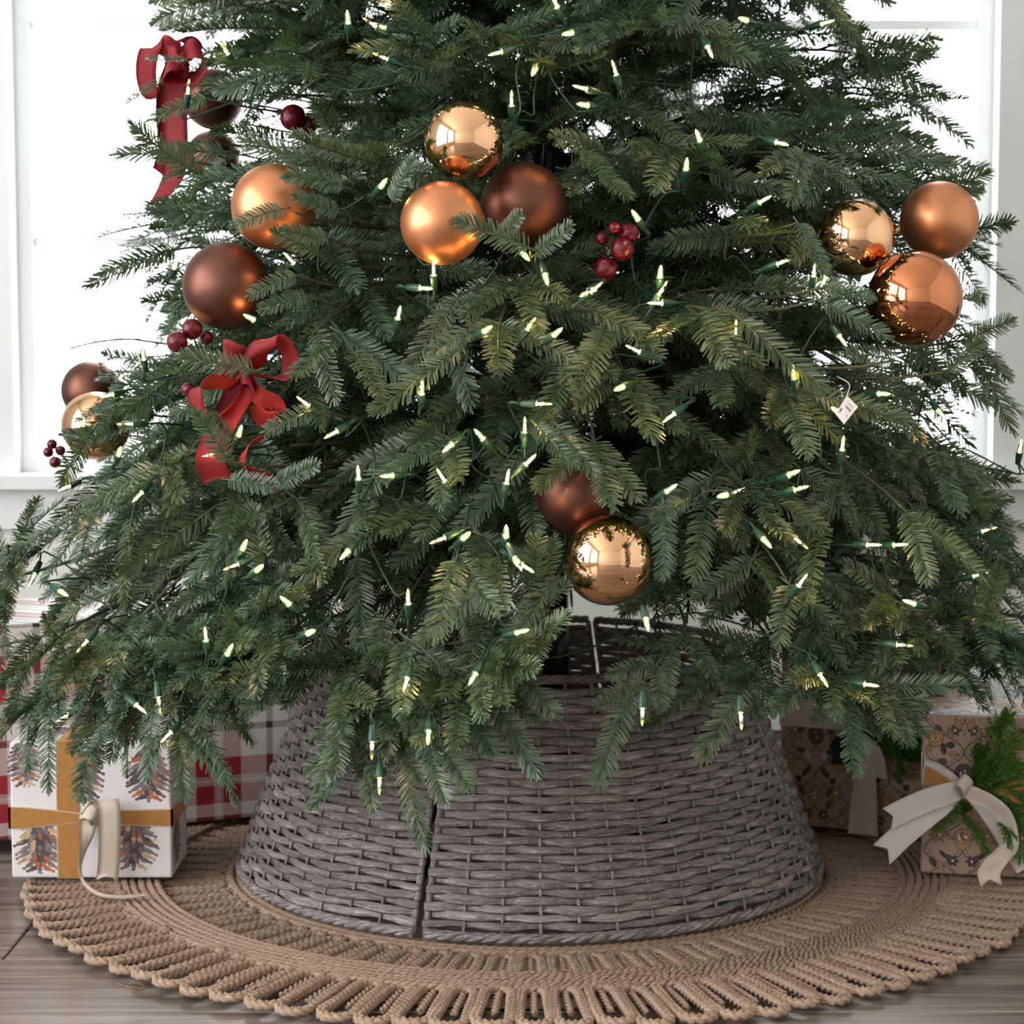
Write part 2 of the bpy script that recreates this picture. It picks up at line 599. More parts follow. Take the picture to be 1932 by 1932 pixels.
M['cedar'] = foliage('fresh_cedar', (.03, .10, .01), (.11, .26, .03), (.2, .35, .03), .45, .4, .2)

# ------------------------------------------------------------------ the room
floor = empty('floor')
tag(floor, None, None, kind='structure')
MB().box((ROOM_X0, ROOM_Y0, -.06), (ROOM_X1, ROOM_Y1, -.004)).build('underlay', M['gap'], floor, smooth=False)
PW, PL = .182, 1.22


def plank_mesh(length):
    b = .0016
    g = .0009
    x0, x1, y0, y1 = g, length - g, g, PW - g
    V = [(x0, y0, -.01), (x1, y0, -.01), (x1, y1, -.01), (x0, y1, -.01),
         (x0, y0, -b), (x1, y0, -b), (x1, y1, -b), (x0, y1, -b),
         (x0 + b, y0 + b, 0), (x1 - b, y0 + b, 0), (x1 - b, y1 - b, 0), (x0 + b, y1 - b, 0)]
    F = [(0, 1, 5, 4), (1, 2, 6, 5), (2, 3, 7, 6), (3, 0, 4, 7), (4, 5, 9, 8), (5, 6, 10, 9), (6, 7, 11, 10), (7, 4, 8, 11), (8, 9, 10, 11)]
    return make_mesh('plank', V, F, M['floor'], smooth=False)


plank_cache = {}
ny = int((ROOM_Y1 - ROOM_Y0) / PW)
y_start = -CAM_D + .692 / math.tan(R(4.61) + math.atan((1909 - 966) / FPX)) - 20 * PW   # a joint falls where the photo shows one
for j in range(60):
    y = y_start + (j - 12) * PW
    if y < ROOM_Y0 or y + PW > ROOM_Y1:
        continue
    x = ROOM_X0 - ((j * .47) % 1.0) * PL
    while x < ROOM_X1:
        a, b2 = max(x, ROOM_X0), min(x + PL, ROOM_X1)
        if b2 - a > .05:
            key = round(b2 - a, 3)
            if key not in plank_cache:
                plank_cache[key] = plank_mesh(key)
            obj('plank', plank_cache[key], floor, (a, y, 0))
        x += PL


def wall_with_holes(name, axis, c0, c1, lo, hi, holes, z0, z1, mat):
    """wall slab between c0 and c1 across its normal, from lo to hi along it, with window holes"""
    mb = MB()

    def bx(a, b, za, zb):
        if b - a < 1e-4 or zb - za < 1e-4:
            return
        if axis == 'y':
            mb.box((a, c0, za), (b, c1, zb))
        else:
            mb.box((c0, a, za), (c1, b, zb))
    bx(lo, hi, -.06, z0)
    bx(lo, hi, z1, ROOM_Z)
    cur = lo
    for a, b in holes:
        bx(cur, a, z0, z1)
        cur = b
    bx(cur, hi, z0, z1)
    o = mb.build(name, mat, smooth=False)
    tag(o, None, None, kind='structure')
    return o


wall_with_holes('wall_back', 'y', ROOM_Y1, ROOM_Y1 + .16, ROOM_X0, ROOM_X1, BACK_WIN, BACK_Z0, BACK_Z1, M['wall'])
wall_with_holes('wall_front', 'y', ROOM_Y0 - .16, ROOM_Y0, ROOM_X0, ROOM_X1, [], 1.0, 1.1, M['wall'])
wall_with_holes('wall_left', 'x', ROOM_X0 - .16, ROOM_X0, ROOM_Y0 - .16, ROOM_Y1 + .16, LEFT_WIN, LEFT_Z0, LEFT_Z1, M['wall'])
wall_with_holes('wall_right', 'x', ROOM_X1, ROOM_X1 + .16, ROOM_Y0 - .16, ROOM_Y1 + .16, [], 1.0, 1.1, M['wall'])
tag(MB().box((ROOM_X0 - .16, ROOM_Y0 - .16, ROOM_Z), (ROOM_X1 + .16, ROOM_Y1 + .16, ROOM_Z + .1)).build('ceiling', M['ceiling'], smooth=False), None, None, kind='structure')
for nm, lo, hi in (('baseboard_back', (ROOM_X0, ROOM_Y1 - .016, 0), (ROOM_X1, ROOM_Y1, .11)),
                   ('baseboard_right', (ROOM_X1 - .016, ROOM_Y0, 0), (ROOM_X1, ROOM_Y1 - .016, .11)),
                   ('baseboard_left', (ROOM_X0, ROOM_Y0, 0), (ROOM_X0 + .016, ROOM_Y1 - .016, .11)),
                   ('baseboard_front', (ROOM_X0 + .016, ROOM_Y0, 0), (ROOM_X1 - .016, ROOM_Y0 + .016, .11))):
    tag(MB().box(lo, hi).build(nm, M['trim'], smooth=False), None, None, kind='structure')


def window(name, frame_of, w, h, cols, rows_z, sash=.028, mun=.019):
    """window in local x (0..w) and z (0..h), frame_of places it; y=0 is the inner wall plane, +y outwards"""
    root = empty(name)
    tag(root, None, None, kind='structure')
    root.matrix_world = frame_of
    f = MB()
    f.box((0, .045, 0), (sash, .10, h)).box((w - sash, .045, 0), (w, .10, h)).box((sash, .045, 0), (w - sash, .10, sash)).box((sash, .045, h - sash), (w - sash, .10, h))
    f.build('sash', M['trim'], root, smooth=False)
    xs = [sash + (w - 2 * sash) * k / cols for k in range(cols + 1)]
    zs = [sash] + rows_z + [h - sash]
    for x in xs[1:-1]:
        MB().box((x - mun / 2, .055, sash), (x + mun / 2, .09, h - sash)).build('muntin', M['trim'], root, smooth=False)
    for z in zs[1:-1]:
        MB().box((sash, .053, z - mun / 2), (w - sash, .088, z + mun / 2)).build('muntin', M['trim'], root, smooth=False)
    for i in range(cols):
        for j in range(len(zs) - 1):
            MB().box((xs[i], .07, zs[j]), (xs[i + 1], .073, zs[j + 1])).build('pane', M['pane'], root, smooth=False)
    return root


def zwin(py):
    return at(966, py, CAM_D + ROOM_Y1 + .07).z - BACK_Z0


wn = 0
for a, b in BACK_WIN:
    wn += 1
    window('window_%d' % wn, Matrix.Translation((a, ROOM_Y1, BACK_Z0)), b - a, BACK_Z1 - BACK_Z0, 2, [zwin(458), zwin(50), zwin(50) + .39])
for a, b in LEFT_WIN:
    wn += 1
    window('window_%d' % wn, Matrix.Translation((ROOM_X0, a, LEFT_Z0)) @ Matrix.Rotation(math.pi / 2, 4, 'Z'), b - a, LEFT_Z1 - LEFT_Z0, 3, [.7, 1.4])
# casing round the three back windows, their sill and the two mullion covers
x0, x1 = BACK_WIN[0][0], BACK_WIN[-1][1]
tn = 0
for lo, hi in (((x0 - .085, ROOM_Y1 - .018, BACK_Z0 - .0), (x0 + .004, ROOM_Y1, BACK_Z1 + .08)),
               ((x1 - .004, ROOM_Y1 - .018, BACK_Z0 - .0), (x1 + .085, ROOM_Y1, BACK_Z1 + .08)),
               ((x0 + .004, ROOM_Y1 - .018, BACK_Z1), (x1 - .004, ROOM_Y1, BACK_Z1 + .08)),
               ((BACK_WIN[0][1] - .004, ROOM_Y1 - .018, BACK_Z0), (BACK_WIN[1][0] + .004, ROOM_Y1, BACK_Z1)),
               ((BACK_WIN[1][1] - .004, ROOM_Y1 - .018, BACK_Z0), (BACK_WIN[2][0] + .004, ROOM_Y1, BACK_Z1)),
               ((x0 - .11, ROOM_Y1 - .05, BACK_Z0 - .025), (x1 + .11, ROOM_Y1, BACK_Z0)),
               ((x0 - .085, ROOM_Y1 - .014, BACK_Z0 - .10), (x1 + .085, ROOM_Y1, BACK_Z0 - .025))):
    tn += 1
    tag(MB().box(lo, hi).build('trim_%d' % tn, M['trim'], smooth=False), None, None, kind='structure')

# ------------------------------------------------------------------ the round jute rug
RUG_C = np.array((.023, 0.0))
rug = empty('jute_rug', (RUG_C[0], RUG_C[1], 0))
tag(rug, 'round brown braided jute rug with a looped scalloped edge on the floor', 'rug')


def plait(path, closed=False, a=.0043, b=.0024, r=.0040, pitch=.026, sides=6, step=.0042, phase=0.0, strands=3):
    """three-strand plait along a path in the xy plane"""
    P = np.asarray(path, float)
    d = np.linalg.norm(np.diff(np.concatenate([P, P[:1]]) if closed else P, axis=0), axis=1)
    L = np.concatenate([[0], np.cumsum(d)])
    n = max(8, int(L[-1] / step))
    if closed:
        pitch = L[-1] / max(1, round(L[-1] / pitch))
    s = np.linspace(0, L[-1], n, endpoint=not closed)
    Q = np.concatenate([P, P[:1]]) if closed else P
    C = np.stack([np.interp(s, L, Q[:, k]) for k in range(3)], 1)
    T, N, B = frames(C, closed, (0, 0, 1))
    mb = MB()
    for k in range(strands):
        ph = 2 * np.pi * s / pitch + 2 * np.pi * k / strands + phase
        if strands == 2:
            S = C + B * (a * np.cos(ph))[:, None] + N * (b * np.sin(ph))[:, None]
        else:
            S = C + B * (a * np.sin(ph))[:, None] + N * (b * np.sin(2 * ph))[:, None]
        mb.tube(S, r, sides, closed, up=(0, 0, 1))
    return mb


def stadium(r0, r1, w, n=10):
    """closed loop running outwards along +x from r0 to r1, w wide"""
    h = w / 2
    p = [(r0 + h + (r1 - r0 - w) * t, -h * (.8 + .2 * t), 0) for t in np.linspace(0, 1, 5)]
    p += [(r1 - h + h * math.sin(t), -h * math.cos(t), 0) for t in np.linspace(0, math.pi, n)[1:-1]]
    p += [(r0 + h + (r1 - r0 - w) * t, h * (.8 + .2 * t), 0) for t in np.linspace(1, 0, 5)]
    p += [(r0 + h - h * math.sin(t), h * .8 * math.cos(t), 0) for t in np.linspace(0, math.pi, n)[1:-1]]
    return p


def loop_mesh(r0, r1, w, mat, seed):
    mb = plait(stadium(r0, r1, w), True, phase=seed, a=.0030, b=.0030, r=.0037, pitch=.028)
    core = plait([(r0 + .010, 0, -.002), (r0 + (r1 - r0) * .62, 0, -.003)], False, a=.0024, b=.0020, r=.0026, phase=seed + 1, strands=2, pitch=.02)
    mb.add(np.concatenate(core.V), core.F, np.concatenate(core.UV))
    return mb.mesh('edge_loop', mat)


N_OUT = 96
loops = [loop_mesh(.540, .657, .0350, M['jute'], s) for s in (0, .9, 1.9, 3.1)]
for k in range(N_OUT):
    o = obj('edge_loop', loops[(k * 7) % 4], rug)
    o.location = (0, 0, .0105 + rnd.uniform(-.0012, .0018))
    o.rotation_euler = (0, rnd.uniform(-.002, .002), 2 * math.pi * k / N_OUT + rnd.uniform(-.006, .006))
    o.scale = (1 + rnd.uniform(-.006, .008), 1 + rnd.uniform(-.06, .05), 1)
inner = [loop_mesh(.405, .493, .030, M['jute'], s) for s in (0, 1.3, 2.6)]
N_IN = 76
for k in range(N_IN):
    o = obj('inner_loop', inner[(k * 5) % 3], rug)
    o.location = (0, 0, .0058 + rnd.uniform(-.0005, .0005))
    o.scale = (1, 1, .8)
    o.rotation_euler = (0, 0, 2 * math.pi * k / N_IN + rnd.uniform(-.01, .01))


def circle(r, z, n=260):
    t = np.linspace(0, 2 * np.pi, n, endpoint=False)
    return np.stack([r * np.cos(t), r * np.sin(t), np.full(n, z)], 1)


for i, r in enumerate(np.arange(.492, .553, .0102)):
    plait(circle(r, .0115), True, a=.0034, b=.0030, r=.0030, pitch=.016 + .002 * (i % 3), strands=2, step=.0046, phase=i * 1.7, sides=5).build('band_braid', M['jute'], rug)
for i, r in enumerate(np.arange(.332, .410, .013)):
    plait(circle(r, .006), True, a=.0042, b=.0016, r=.0042, pitch=.024, strands=2, step=.0058, phase=i * 2.1, sides=5).build('centre_braid', M['jute'], rug)
V, F = lathe([(.001, .006), (.575, .004), (.575, .001), (.001, .001)], 96)
V = [(x, y, z) for x, y, z in V]
mbx = MB(); mbx.add(V, F)
bk = lathe([(.001, .009), (.335, .008), (.335, .001), (.001, .001)], 64)
mbx.add(*bk)
mbx.build('woven_centre', M['jute'], rug)
V, F = [], []
# frayed ends at the edge of the rug
for (px, py, dx, dy) in ((275, 1846, -22, 14), (480, 1866, 14, -24), (1055, 1800, 4, -26), (1300, 1805, -4, -26)):
    mb = MB()
    for q in range(5):
        p0 = at(px, py, CAM_D - (.56 if py > 1830 else .5) + 0)
        p0 = Vector((p0.x - RUG_C[0], p0.y, .019))
        p1 = p0 + Vector((dx * .0006 + rnd.uniform(-.006, .006), rnd.uniform(-.012, .004), rnd.uniform(.001, .009)))
        p2 = p1 + Vector((dx * .0006 + rnd.uniform(-.008, .008), rnd.uniform(-.012, .004), rnd.uniform(-.004, .004)))
        mb.tube(smooth_path([p0, p1, p2], 7), .0006, 4)
    mb.build('frayed_strand', M['jute'], rug)

# ------------------------------------------------------------------ the wicker tree collar
COL_C = (.023, 0.0)
C_R0, C_R1, C_H, C_Z = .386, .274, .286, .016
collar = empty('wicker_tree_collar', (COL_C[0], COL_C[1], C_Z))
tag(collar, 'grey whitewashed wicker tree collar standing on the jute rug', 'tree collar')
N_ST, ROWS = 52, 29
GAP = R(2.3)
panel_edges = [R(-90 - 19.8) + k * R(90) for k in range(4)]
dth = (R(90) - GAP) / 13


def c_rad(z):
    t = z / C_H
    return C_R0 + (C_R1 - C_R0) * (t ** 1.08)


slope = math.atan2(C_R0 - C_R1, C_H)
for pi_, a0 in enumerate(panel_edges):
    pan = empty('collar_panel', parent=collar)
    s0 = a0 + GAP / 2
    s1 = a0 + R(90) - GAP / 2
    # stakes
    for k in range(14):
        th = s0 + k * dth
        edge = k in (0, 13)
        P = []
        for z in np.linspace(.002, C_H - .002, 16):
            r = c_rad(z)
            P.append((r * math.cos(th), r * math.sin(th), z))
        mb = MB(); mb.tube(P, .0042 if edge else .0021, 6)
        mb.build('stake', M['wicker'], pan)
    # weft strands
    nn = 13 * 5
    for i in range(ROWS):
        zc = .012 + (C_H - .022) * (i + .5) / ROWS
        ths = np.linspace(s0, s1, nn + 1)
        u = (ths - s0) / dth
        par = 1 if (i + pi_) % 2 == 0 else -1
        off = .0036 * np.cos(np.pi * u) * par
        off = np.sign(off) * np.abs(off) ** .7 * (.0036 ** .3)
        j1, j2, j3 = nr.uniform(0, 6.28, 3)
        zj = .0012 * np.sin(u * .9 + pi_) + .0007 * np.sin(u * 2.3 + i * .25) + .0005 * np.sin(u * 1.7 + j2)
        z = zc + zj
        r = np.array([c_rad(q) for q in z]) + off
        P = np.stack([r * np.cos(ths), r * np.sin(ths), z], 1)
        # the ends turn round the edge stake
        P = np.concatenate([P[:1] + (P[:1] - P[1:2]) * .45 - np.array([[0, 0, 0]]), P, P[-1:] + (P[-1:] - P[-2:-1]) * .45])
        ang = np.arctan2(P[:, 1], P[:, 0])
        up = np.stack([np.cos(ang) * math.cos(slope), np.sin(ang) * math.cos(slope), np.full(len(ang), math.sin(slope))], 1)
        hh = (.0060 + .0006 * np.sin(u * 1.3 + j3) + nr.uniform(-.0011, .0003))
        hh = np.concatenate([[hh[0] * .8], hh, [hh[-1] * .8]])
        # elliptic section: thin across the wall, tall along it
        V, F, uv = tube(P, hh, 8, False, up, (.36, 1.0))
        obj('weft_strand', make_mesh('weft_strand', V, F, M['wicker'], uv=uv), pan)
    # wrapped rims
    for zz, rr, nm in ((.004, .0062, 'bottom_rim'), (C_H, .0052, 'top_rim')):
        ths = np.linspace(s0 - R(.1), s1 + R(.1), 110)
        r = c_rad(zz)
        mb = MB()
        for k in range(3):
            ph = ths * 46 + k * 2 * np.pi / 3
            P = np.stack([(r + .0026 * np.cos(ph)) * np.cos(ths), (r + .0026 * np.cos(ph)) * np.sin(ths), zz + .0028 * np.sin(ph)], 1)
            mb.tube(P, rr * .66, 6)
        mb.build(nm, M['wicker'], pan)

# ------------------------------------------------------------------ the fir tree: layout
TREE = np.array((.04, 0.0))


def cone_r(z):
    return max(.04, .715 - (z - .38) * .315) if z > .30 else .70


def on_shell(px, py, k=.95, dz=0.0):
    """first point on the line of sight where it meets the foliage shell (k times its radius)"""
    best = None
    for d in np.arange(1.8, 2.9, .012):
        p = at(px, py, d)
        q = math.hypot(p.x - TREE[0], p.y) - k * cone_r(p.z)
        if q <= 0:
            return p
        if best is None or q < best[0]:
            best = (q, p)
    return best[1]


# ornaments: pixel centre, pixel radius, distance, finish
BALLS = [
    (876, 266, 74, 2.12, 'copper_gloss', 'shiny light copper ball ornament topping the trio in the middle of the tree', (876, 266, 72)),
    (834, 421, 78, 2.08, 'copper_matte', 'satin copper ball ornament below the shiny ball in the middle of the tree', (834, 421, 74)),
    (988, 387, 80, 2.17, 'brown_matte', 'satin brown ball ornament tucked behind the copper pair in the middle', (1000, 372, 64)),
    (517, 390, 80, 2.20, 'copper_matte', 'satin light copper ball ornament half hidden by fir above the dark brown ball', (492, 372, 44)),
    (427, 540, 82, 2.20, 'brown_matte', 'satin dark brown ball ornament above the red berries with the bow below', (402, 535, 60)),
    (1614, 448, 73, 2.20, 'copper_gloss', 'shiny light copper ball ornament in the trio beside the right window', (1618, 448, 66)),
    (1772, 416, 73, 2.27, 'copper_matte', 'satin copper ball ornament in the trio beside the right window', (1772, 416, 74)),
    (1726, 563, 89, 2.15, 'rust_gloss', 'shiny dark rust ball ornament lowest in the trio beside the right window', (1735, 558, 80)),
    (1085, 934, 74, 2.10, 'brown_matte', 'satin brown ball ornament resting on a shiny ball above the collar opening', (1080, 945, 50)),
    (1148, 1057, 86, 2.05, 'copper_gloss', 'shiny copper ball ornament hanging lowest on the tree over the wicker collar', (1142, 1072, 68)),
    (172, 737, 56, 2.66, 'brown_matte', 'satin brown ball ornament at the left edge against the window', (150, 712, 30)),
    (181, 803, 65, 2.58, 'copper_gloss', 'shiny copper ball ornament at the left edge under a brown ball', (136, 778, 22)),
    (402, 187, 56, 2.62, 'brown_matte', 'satin brown ball ornament peeking out behind the upper red bow', (392, 222, 14)),
    (402, 296, 50, 2.70, 'brown_matte', 'satin dark ball ornament deep in the fir beside the upper bow tails', (380, 258, 8)),
]
# berries: pixel centre, pixel radius for every berry of a pick
PICKS = [
    (2.16, 'cluster of three glittery red berries below the dark brown ball', [(334, 645, 20), (362, 621, 20), (390, 638, 13)], (356, 634, 36)),
    (2.12, 'cluster of five glittery red berries in the middle of the tree', [(1174, 470, 22), (1143, 507, 22), (1136, 450, 13), (1159, 430, 12), (1186, 440, 20)], (1162, 468, 44)),
    (2.50, 'cluster of small red berries at the left edge below the copper ball', [(98, 838, 10), (91, 853, 10), (114, 850, 10), (104, 872, 11), (132, 815, 9), (163, 817, 8)], (102, 855, 22)),
    (2.18, 'single shiny red berry beside the lower red bow', [(355, 735, 13)], (355, 735, 12)),
    (2.45, 'pair of dark red berries deep in the fir below the upper branches', [(553, 222, 25), (582, 236, 17)], (553, 222, 20)),
]
# string lights: pixel, on-screen angle of the tip (degrees, 0 right, 90 up), socket shown
LIGHTS = [(1048, 6, 120), (722, 108, 160), (702, 45, 150), (718, 50, 170), (656, 35, 90), (938, 100, 200), (1073, 63, 200), (1008, 133, 250), (1338, 95, 290), (1160, 132, 110),
          (1404, 37, 175), (1558, 43, 10), (1098, 166, 170), (1102, 198, 180), (965, 190, 90), (425, 95, 120), (355, 168, 80), (1318, 258, 120), (1295, 312, 90), (1472, 270, 340),
          (722, 347, 45), (510, 345, 180), (530, 412, 170), (548, 490, 130), (472, 600, 150), (330, 500, 60), (270, 670, 90), (818, 510, 90), (800, 544, 355), (752, 593, 75),
          (918, 622, 30), (1000, 614, 55), (1050, 628, 40), (1030, 525, 285), (990, 482, 310), (1200, 408, 130), (1440, 378, 30), (1475, 495, 20), (1536, 512, 90), (1555, 530, 240),
          (1246, 515, 90), (1248, 548, 60), (1240, 572, 180), (1105, 553, 215), (1122, 545, 40), (1198, 660, 155), (1388, 623, 90), (1588, 640, 300), (1498, 706, 100), (1665, 743, 0),
          (1775, 780, 300), (1170, 732, 200), (1265, 786, 215), (1022, 762, 0), (990, 806, 90), (906, 822, 130), (847, 843, 220), (796, 735, 85), (575, 760, 140), (628, 818, 210),
          (452, 815, 65), (398, 858, 190), (205, 746, 195), (124, 920, 205), (262, 935, 230), (240, 800, 180), (225, 853, 60), (62, 1090, 250), (118, 1118, 340), (676, 895, 90),
          (733, 898, 180), (834, 900, 120), (957, 903, 80), (998, 870, 45), (830, 1018, 200), (878, 1012, 45), (955, 1005, 90), (975, 1060, 300), (992, 1070, 330), (652, 1045, 225),
          (460, 1030, 60), (440, 1068, 200), (488, 1073, 40), (540, 1135, 130), (585, 1193, 30), (770, 1130, 90), (982, 1192, 20), (893, 1278, 235), (766, 1288, 255), (808, 1388, 270),
          (702, 1410, 270), (716, 1478, 272), (1212, 1347, 268), (1398, 1355, 270), (1220, 1175, 280), (1264, 923, 40), (1365, 935, 185), (1388, 928, 30), (1495, 893, 30), (1508, 922, 20),
          (1590, 840, 90), (1578, 775, 150), (1445, 1022, 310), (1508, 1022, 320), (1645, 1028, 5), (1695, 1028, 10), (1512, 1098, 60), (1845, 1085, 20), (1862, 1000, 20), (1718, 1137, 160),
          (1702, 1217, 0), (1552, 1280, 300), (1640, 1292, 0), (1925, 845, 90), (300, 1325, 280), (263, 1335, 330), (316, 1388, 225), (388, 1200, 90), (432, 1228, 60), (158, 1216, 230), (122, 1352, 210)]
TAG_PX = (1594, 773)
# what must stay in view: pixel centre, radius, and the distance it stands at
CLEAR = [(*c[6], c[3]) for c in BALLS] + [(*c[3], c[0]) for c in PICKS]
CLEAR += [(334, 118, 46, 2.5), (322, 182, 26, 2.5), (326, 240, 20, 2.5), (306, 312, 16, 2.5), (515, 668, 36, 2.12), (402, 745, 24, 2.12), (452, 676, 16, 2.12), (404, 878, 22, 2.12),
          (480, 872, 30, 2.14), (*TAG_PX, 28, 2.09), (1030, 292, 30, 2.62)]
GAPS = [(1080, 1140, 22), (1095, 1180, 30), (1120, 1230, 45), (1180, 1250, 40), (1070, 1265, 26), (1255, 1255, 26), (1310, 1215, 26), (1365, 1200, 24), (1372, 1240, 22), (1440, 1310, 22), (1330, 1260, 28), (590, 1330, 34), (1290, 1340, 40), (1100, 1340, 40), (1080, 1420, 40), (1300, 1420, 50), (1060, 1300, 30), (1500, 1450, 30), (40, 905, 38), (60, 860, 30)]
LOWER = np.array([(-400, 1150), (0, 1180), (80, 1200), (150, 1270), (250, 1345), (380, 1370), (440, 1300), (560, 1230), (640, 1280), (760, 1370), (860, 1350), (960, 1330), (1020, 1250), (1055, 1160), (1130, 1150),
                  (1250, 1185), (1320, 1170), (1420, 1180), (1500, 1250), (1600, 1270), (1700, 1265), (1800, 1255), (1880, 1270), (1932, 1180), (2400, 1150)], float)

sprigs = []      # pos, dir, up, length, kind (0 full tip, 1 thin brush), branch index
stems = []       # per branch: list of (points, radius)


def norm(v):
    return v / (np.linalg.norm(v) + 1e-12)


def bez(p0, p1, p2, p3, n):
    t = np.linspace(0, 1, n)[:, None]
    return (1 - t) ** 3 * p0 + 3 * (1 - t) ** 2 * t * p1 + 3 * (1 - t) * t * t * p2 + t ** 3 * p3


def rot_about(v, k, a):
    return v * math.cos(a) + np.cross(k, v) * math.sin(a) + k * (k @ v) * (1 - math.cos(a))


def add_sprig(pos, d, out, L, kind, bi, droop, hero=False):
    d = norm(d + np.array((0, 0, -droop)) + nr.normal(0, .17, 3))
    up = norm(out * .75 + np.array((0, 0, .65)) + nr.normal(0, .22 + .5 * abs(out[0]) ** 2, 3))
    up = norm(up - d * (up @ d))
    sprigs.append((np.asarray(pos, float), d, up, L, kind, bi, hero))


def branch(base, tip, lift, droop, dens=1.0, full=True, hero=False, t0=.38, size=1.0):
    bi = len(stems)
    st = []
    stems.append(st)
    base, tip = np.asarray(base, float), np.asarray(tip, float)
    v = tip - base
    L = np.linalg.norm(v)
    out = norm(np.array((v[0], v[1], 0)))
    P = bez(base, base + v * .33 + (0, 0, lift), base + v * .72 + np.array((0, 0, lift * 1.1 + droop * .12)), tip, 16)
    T = np.gradient(P, axis=0)
    T /= np.linalg.norm(T, axis=1, keepdims=True)
    st.append((P, .0032, .0014))

    def pt(t):
        i = t * 15
        k = min(14, int(i))
        return P[k] + (P[k + 1] - P[k]) * (i - k), norm(T[k] + (T[min(15, k + 1)] - T[k]) * (i - k))
    # tip fork
    p, d = pt(1.0)
    sl = .101 * size
    add_sprig(p, d, out, sl * nr.uniform(.95, 1.25), 0, bi, droop * .5, hero)
    side = norm(np.cross(d, (0, 0, 1.0)) + 1e-6)
    upv = norm(np.cross(side, d))
    for s in (-1, 1):
        p, d = pt(.985)
        add_sprig(p, rot_about(d, upv, s * nr.uniform(.6, .9)), out, sl * nr.uniform(.8, 1.05), 0, bi, droop * .5, hero)
    # side twigs
    step = .058 / max(.2, dens)
    t = t0
    sgn = 1 if nr.random() < .5 else -1
    while t < .96:
        p, d = pt(t)
        side = norm(np.cross(d, (0, 0, 1.0)))
        upv = norm(np.cross(side, d))
        sgn = -sgn
        a = sgn * nr.uniform(.65, 1.05)
        td = rot_about(d, upv, a)
        td = rot_about(td, d, nr.uniform(-.5, .5))
        tl = min(.17, .04 + (1 - t) * L * .55) * nr.uniform(.7, 1.15)
        q = p + td * tl * .55 + np.array((0, 0, -droop * tl * .1))
        e = p + td * tl + np.array((0, 0, -droop * tl * .35))
        st.append((np.array([p, q, e]), .0018, .0012))
        ed = norm(e - q)
        depth_in = t
        kind = 0 if depth_in > .5 or full is False else (0 if nr.random() < .6 else 1)
        add_sprig(e, ed, out, sl * nr.uniform(.85, 1.2), kind, bi, droop * nr.uniform(.4, 1.1))
        m = int(tl / .042)
        for k in range(m):
            f = (k + .8) / (m + .8)
            c = p + (e - p) * f
            for s2 in ((-1, 1) if full else ((-1) ** k,)):
                tupv = norm(np.cross(np.cross(ed, (0, 0, 1.0)) + 1e-6, ed))
                sd = rot_about(ed, tupv, s2 * nr.uniform(.65, 1.0))
                add_sprig(c, sd, out, sl * nr.uniform(.6, .95), kind, bi, droop * nr.uniform(.3, 1.0))
        t += step / L * nr.uniform(.8, 1.2)
    # thin filler towards the trunk
    for t in np.arange(.16, .62, .05 if full else .11):
        p, d = pt(t)
        for k in range(2):
            rd = norm(nr.normal(0, 1, 3) + d * .9)
            add_sprig(p, rd, out, .10 * nr.uniform(.8, 1.2), 1, bi, .1)


# tiers of branches up the pole
ti = 0
z = .40
while z < 2.62:
    rr = cone_r(z)
    vis = z < 1.42
    n = max(5, int(2 * math.pi * rr / (.185 if vis else .26)))
    for k in range(n):
        th = 2 * math.pi * (k + .5 * (ti % 2)) / n + nr.uniform(-.08, .08)
        tz = z + nr.uniform(-.06, .06)
        rk = cone_r(tz) * nr.uniform(.84, 1.03) - .05
        back = math.sin(th) > .38
        dx, dy = math.cos(th), math.sin(th)
        low = max(0.0, 1 - (z - .40) / .5)
        rise = (.14 + nr.uniform(-.18, .20)) * (1 - low)
        tip = (TREE[0] + rk * dx, rk * dy, tz - .05 * low)
        base = (TREE[0] + .02 * dx, .02 * dy, min(2.66, max(.40, tz - rise * rk * 1.3 - .03 + .09 * low)))
        branch(base, tip, .02 + .05 * low, .10 + .20 * low + nr.uniform(0, .30), dens=(.80 if vis else .5) * (.7 if back else 1.25 if abs(dx) > .72 else 1.0), full=vis and not back, size=1.0 if vis else 1.35)
    z += .098 if vis else .15
    ti += 1

# low front branches that hang over the collar and the gifts: shoulder pixel, tip pixel, distance of the tip
HERO = [(180, 1160, 95, 1405, 2.22), (230, 1180, 178, 1440, 2.2), (330, 1200, 385, 1440, 2.14), (330, 1190, 290, 1380, 2.16), (560, 1180, 440, 1330, 2.12), (700, 1200, 620, 1390, 2.06), (760, 1220, 758, 1500, 2.03),
        (760, 1190, 690, 1420, 2.05), (860, 1190, 925, 1385, 2.02), (880, 1180, 870, 1360, 2.02), (940, 1160, 1030, 1240, 2.04), (1290, 1165, 1185, 1395, 2.05), (1440, 1170, 1405, 1370, 2.1),
        (1440, 1190, 1345, 1350, 2.12), (1520, 1180, 1598, 1380, 2.08), (1640, 1160, 1560, 1330, 2.1), (1740, 1150, 1865, 1290, 2.16), (1780, 1130, 1800, 1240, 2.2), (1700, 1150, 1690, 1290, 2.12), (480, 1160, 520, 1235, 2.1), (60, 1080, 25, 1150, 2.4)]
SLIM = set()
hero_first = len(stems)
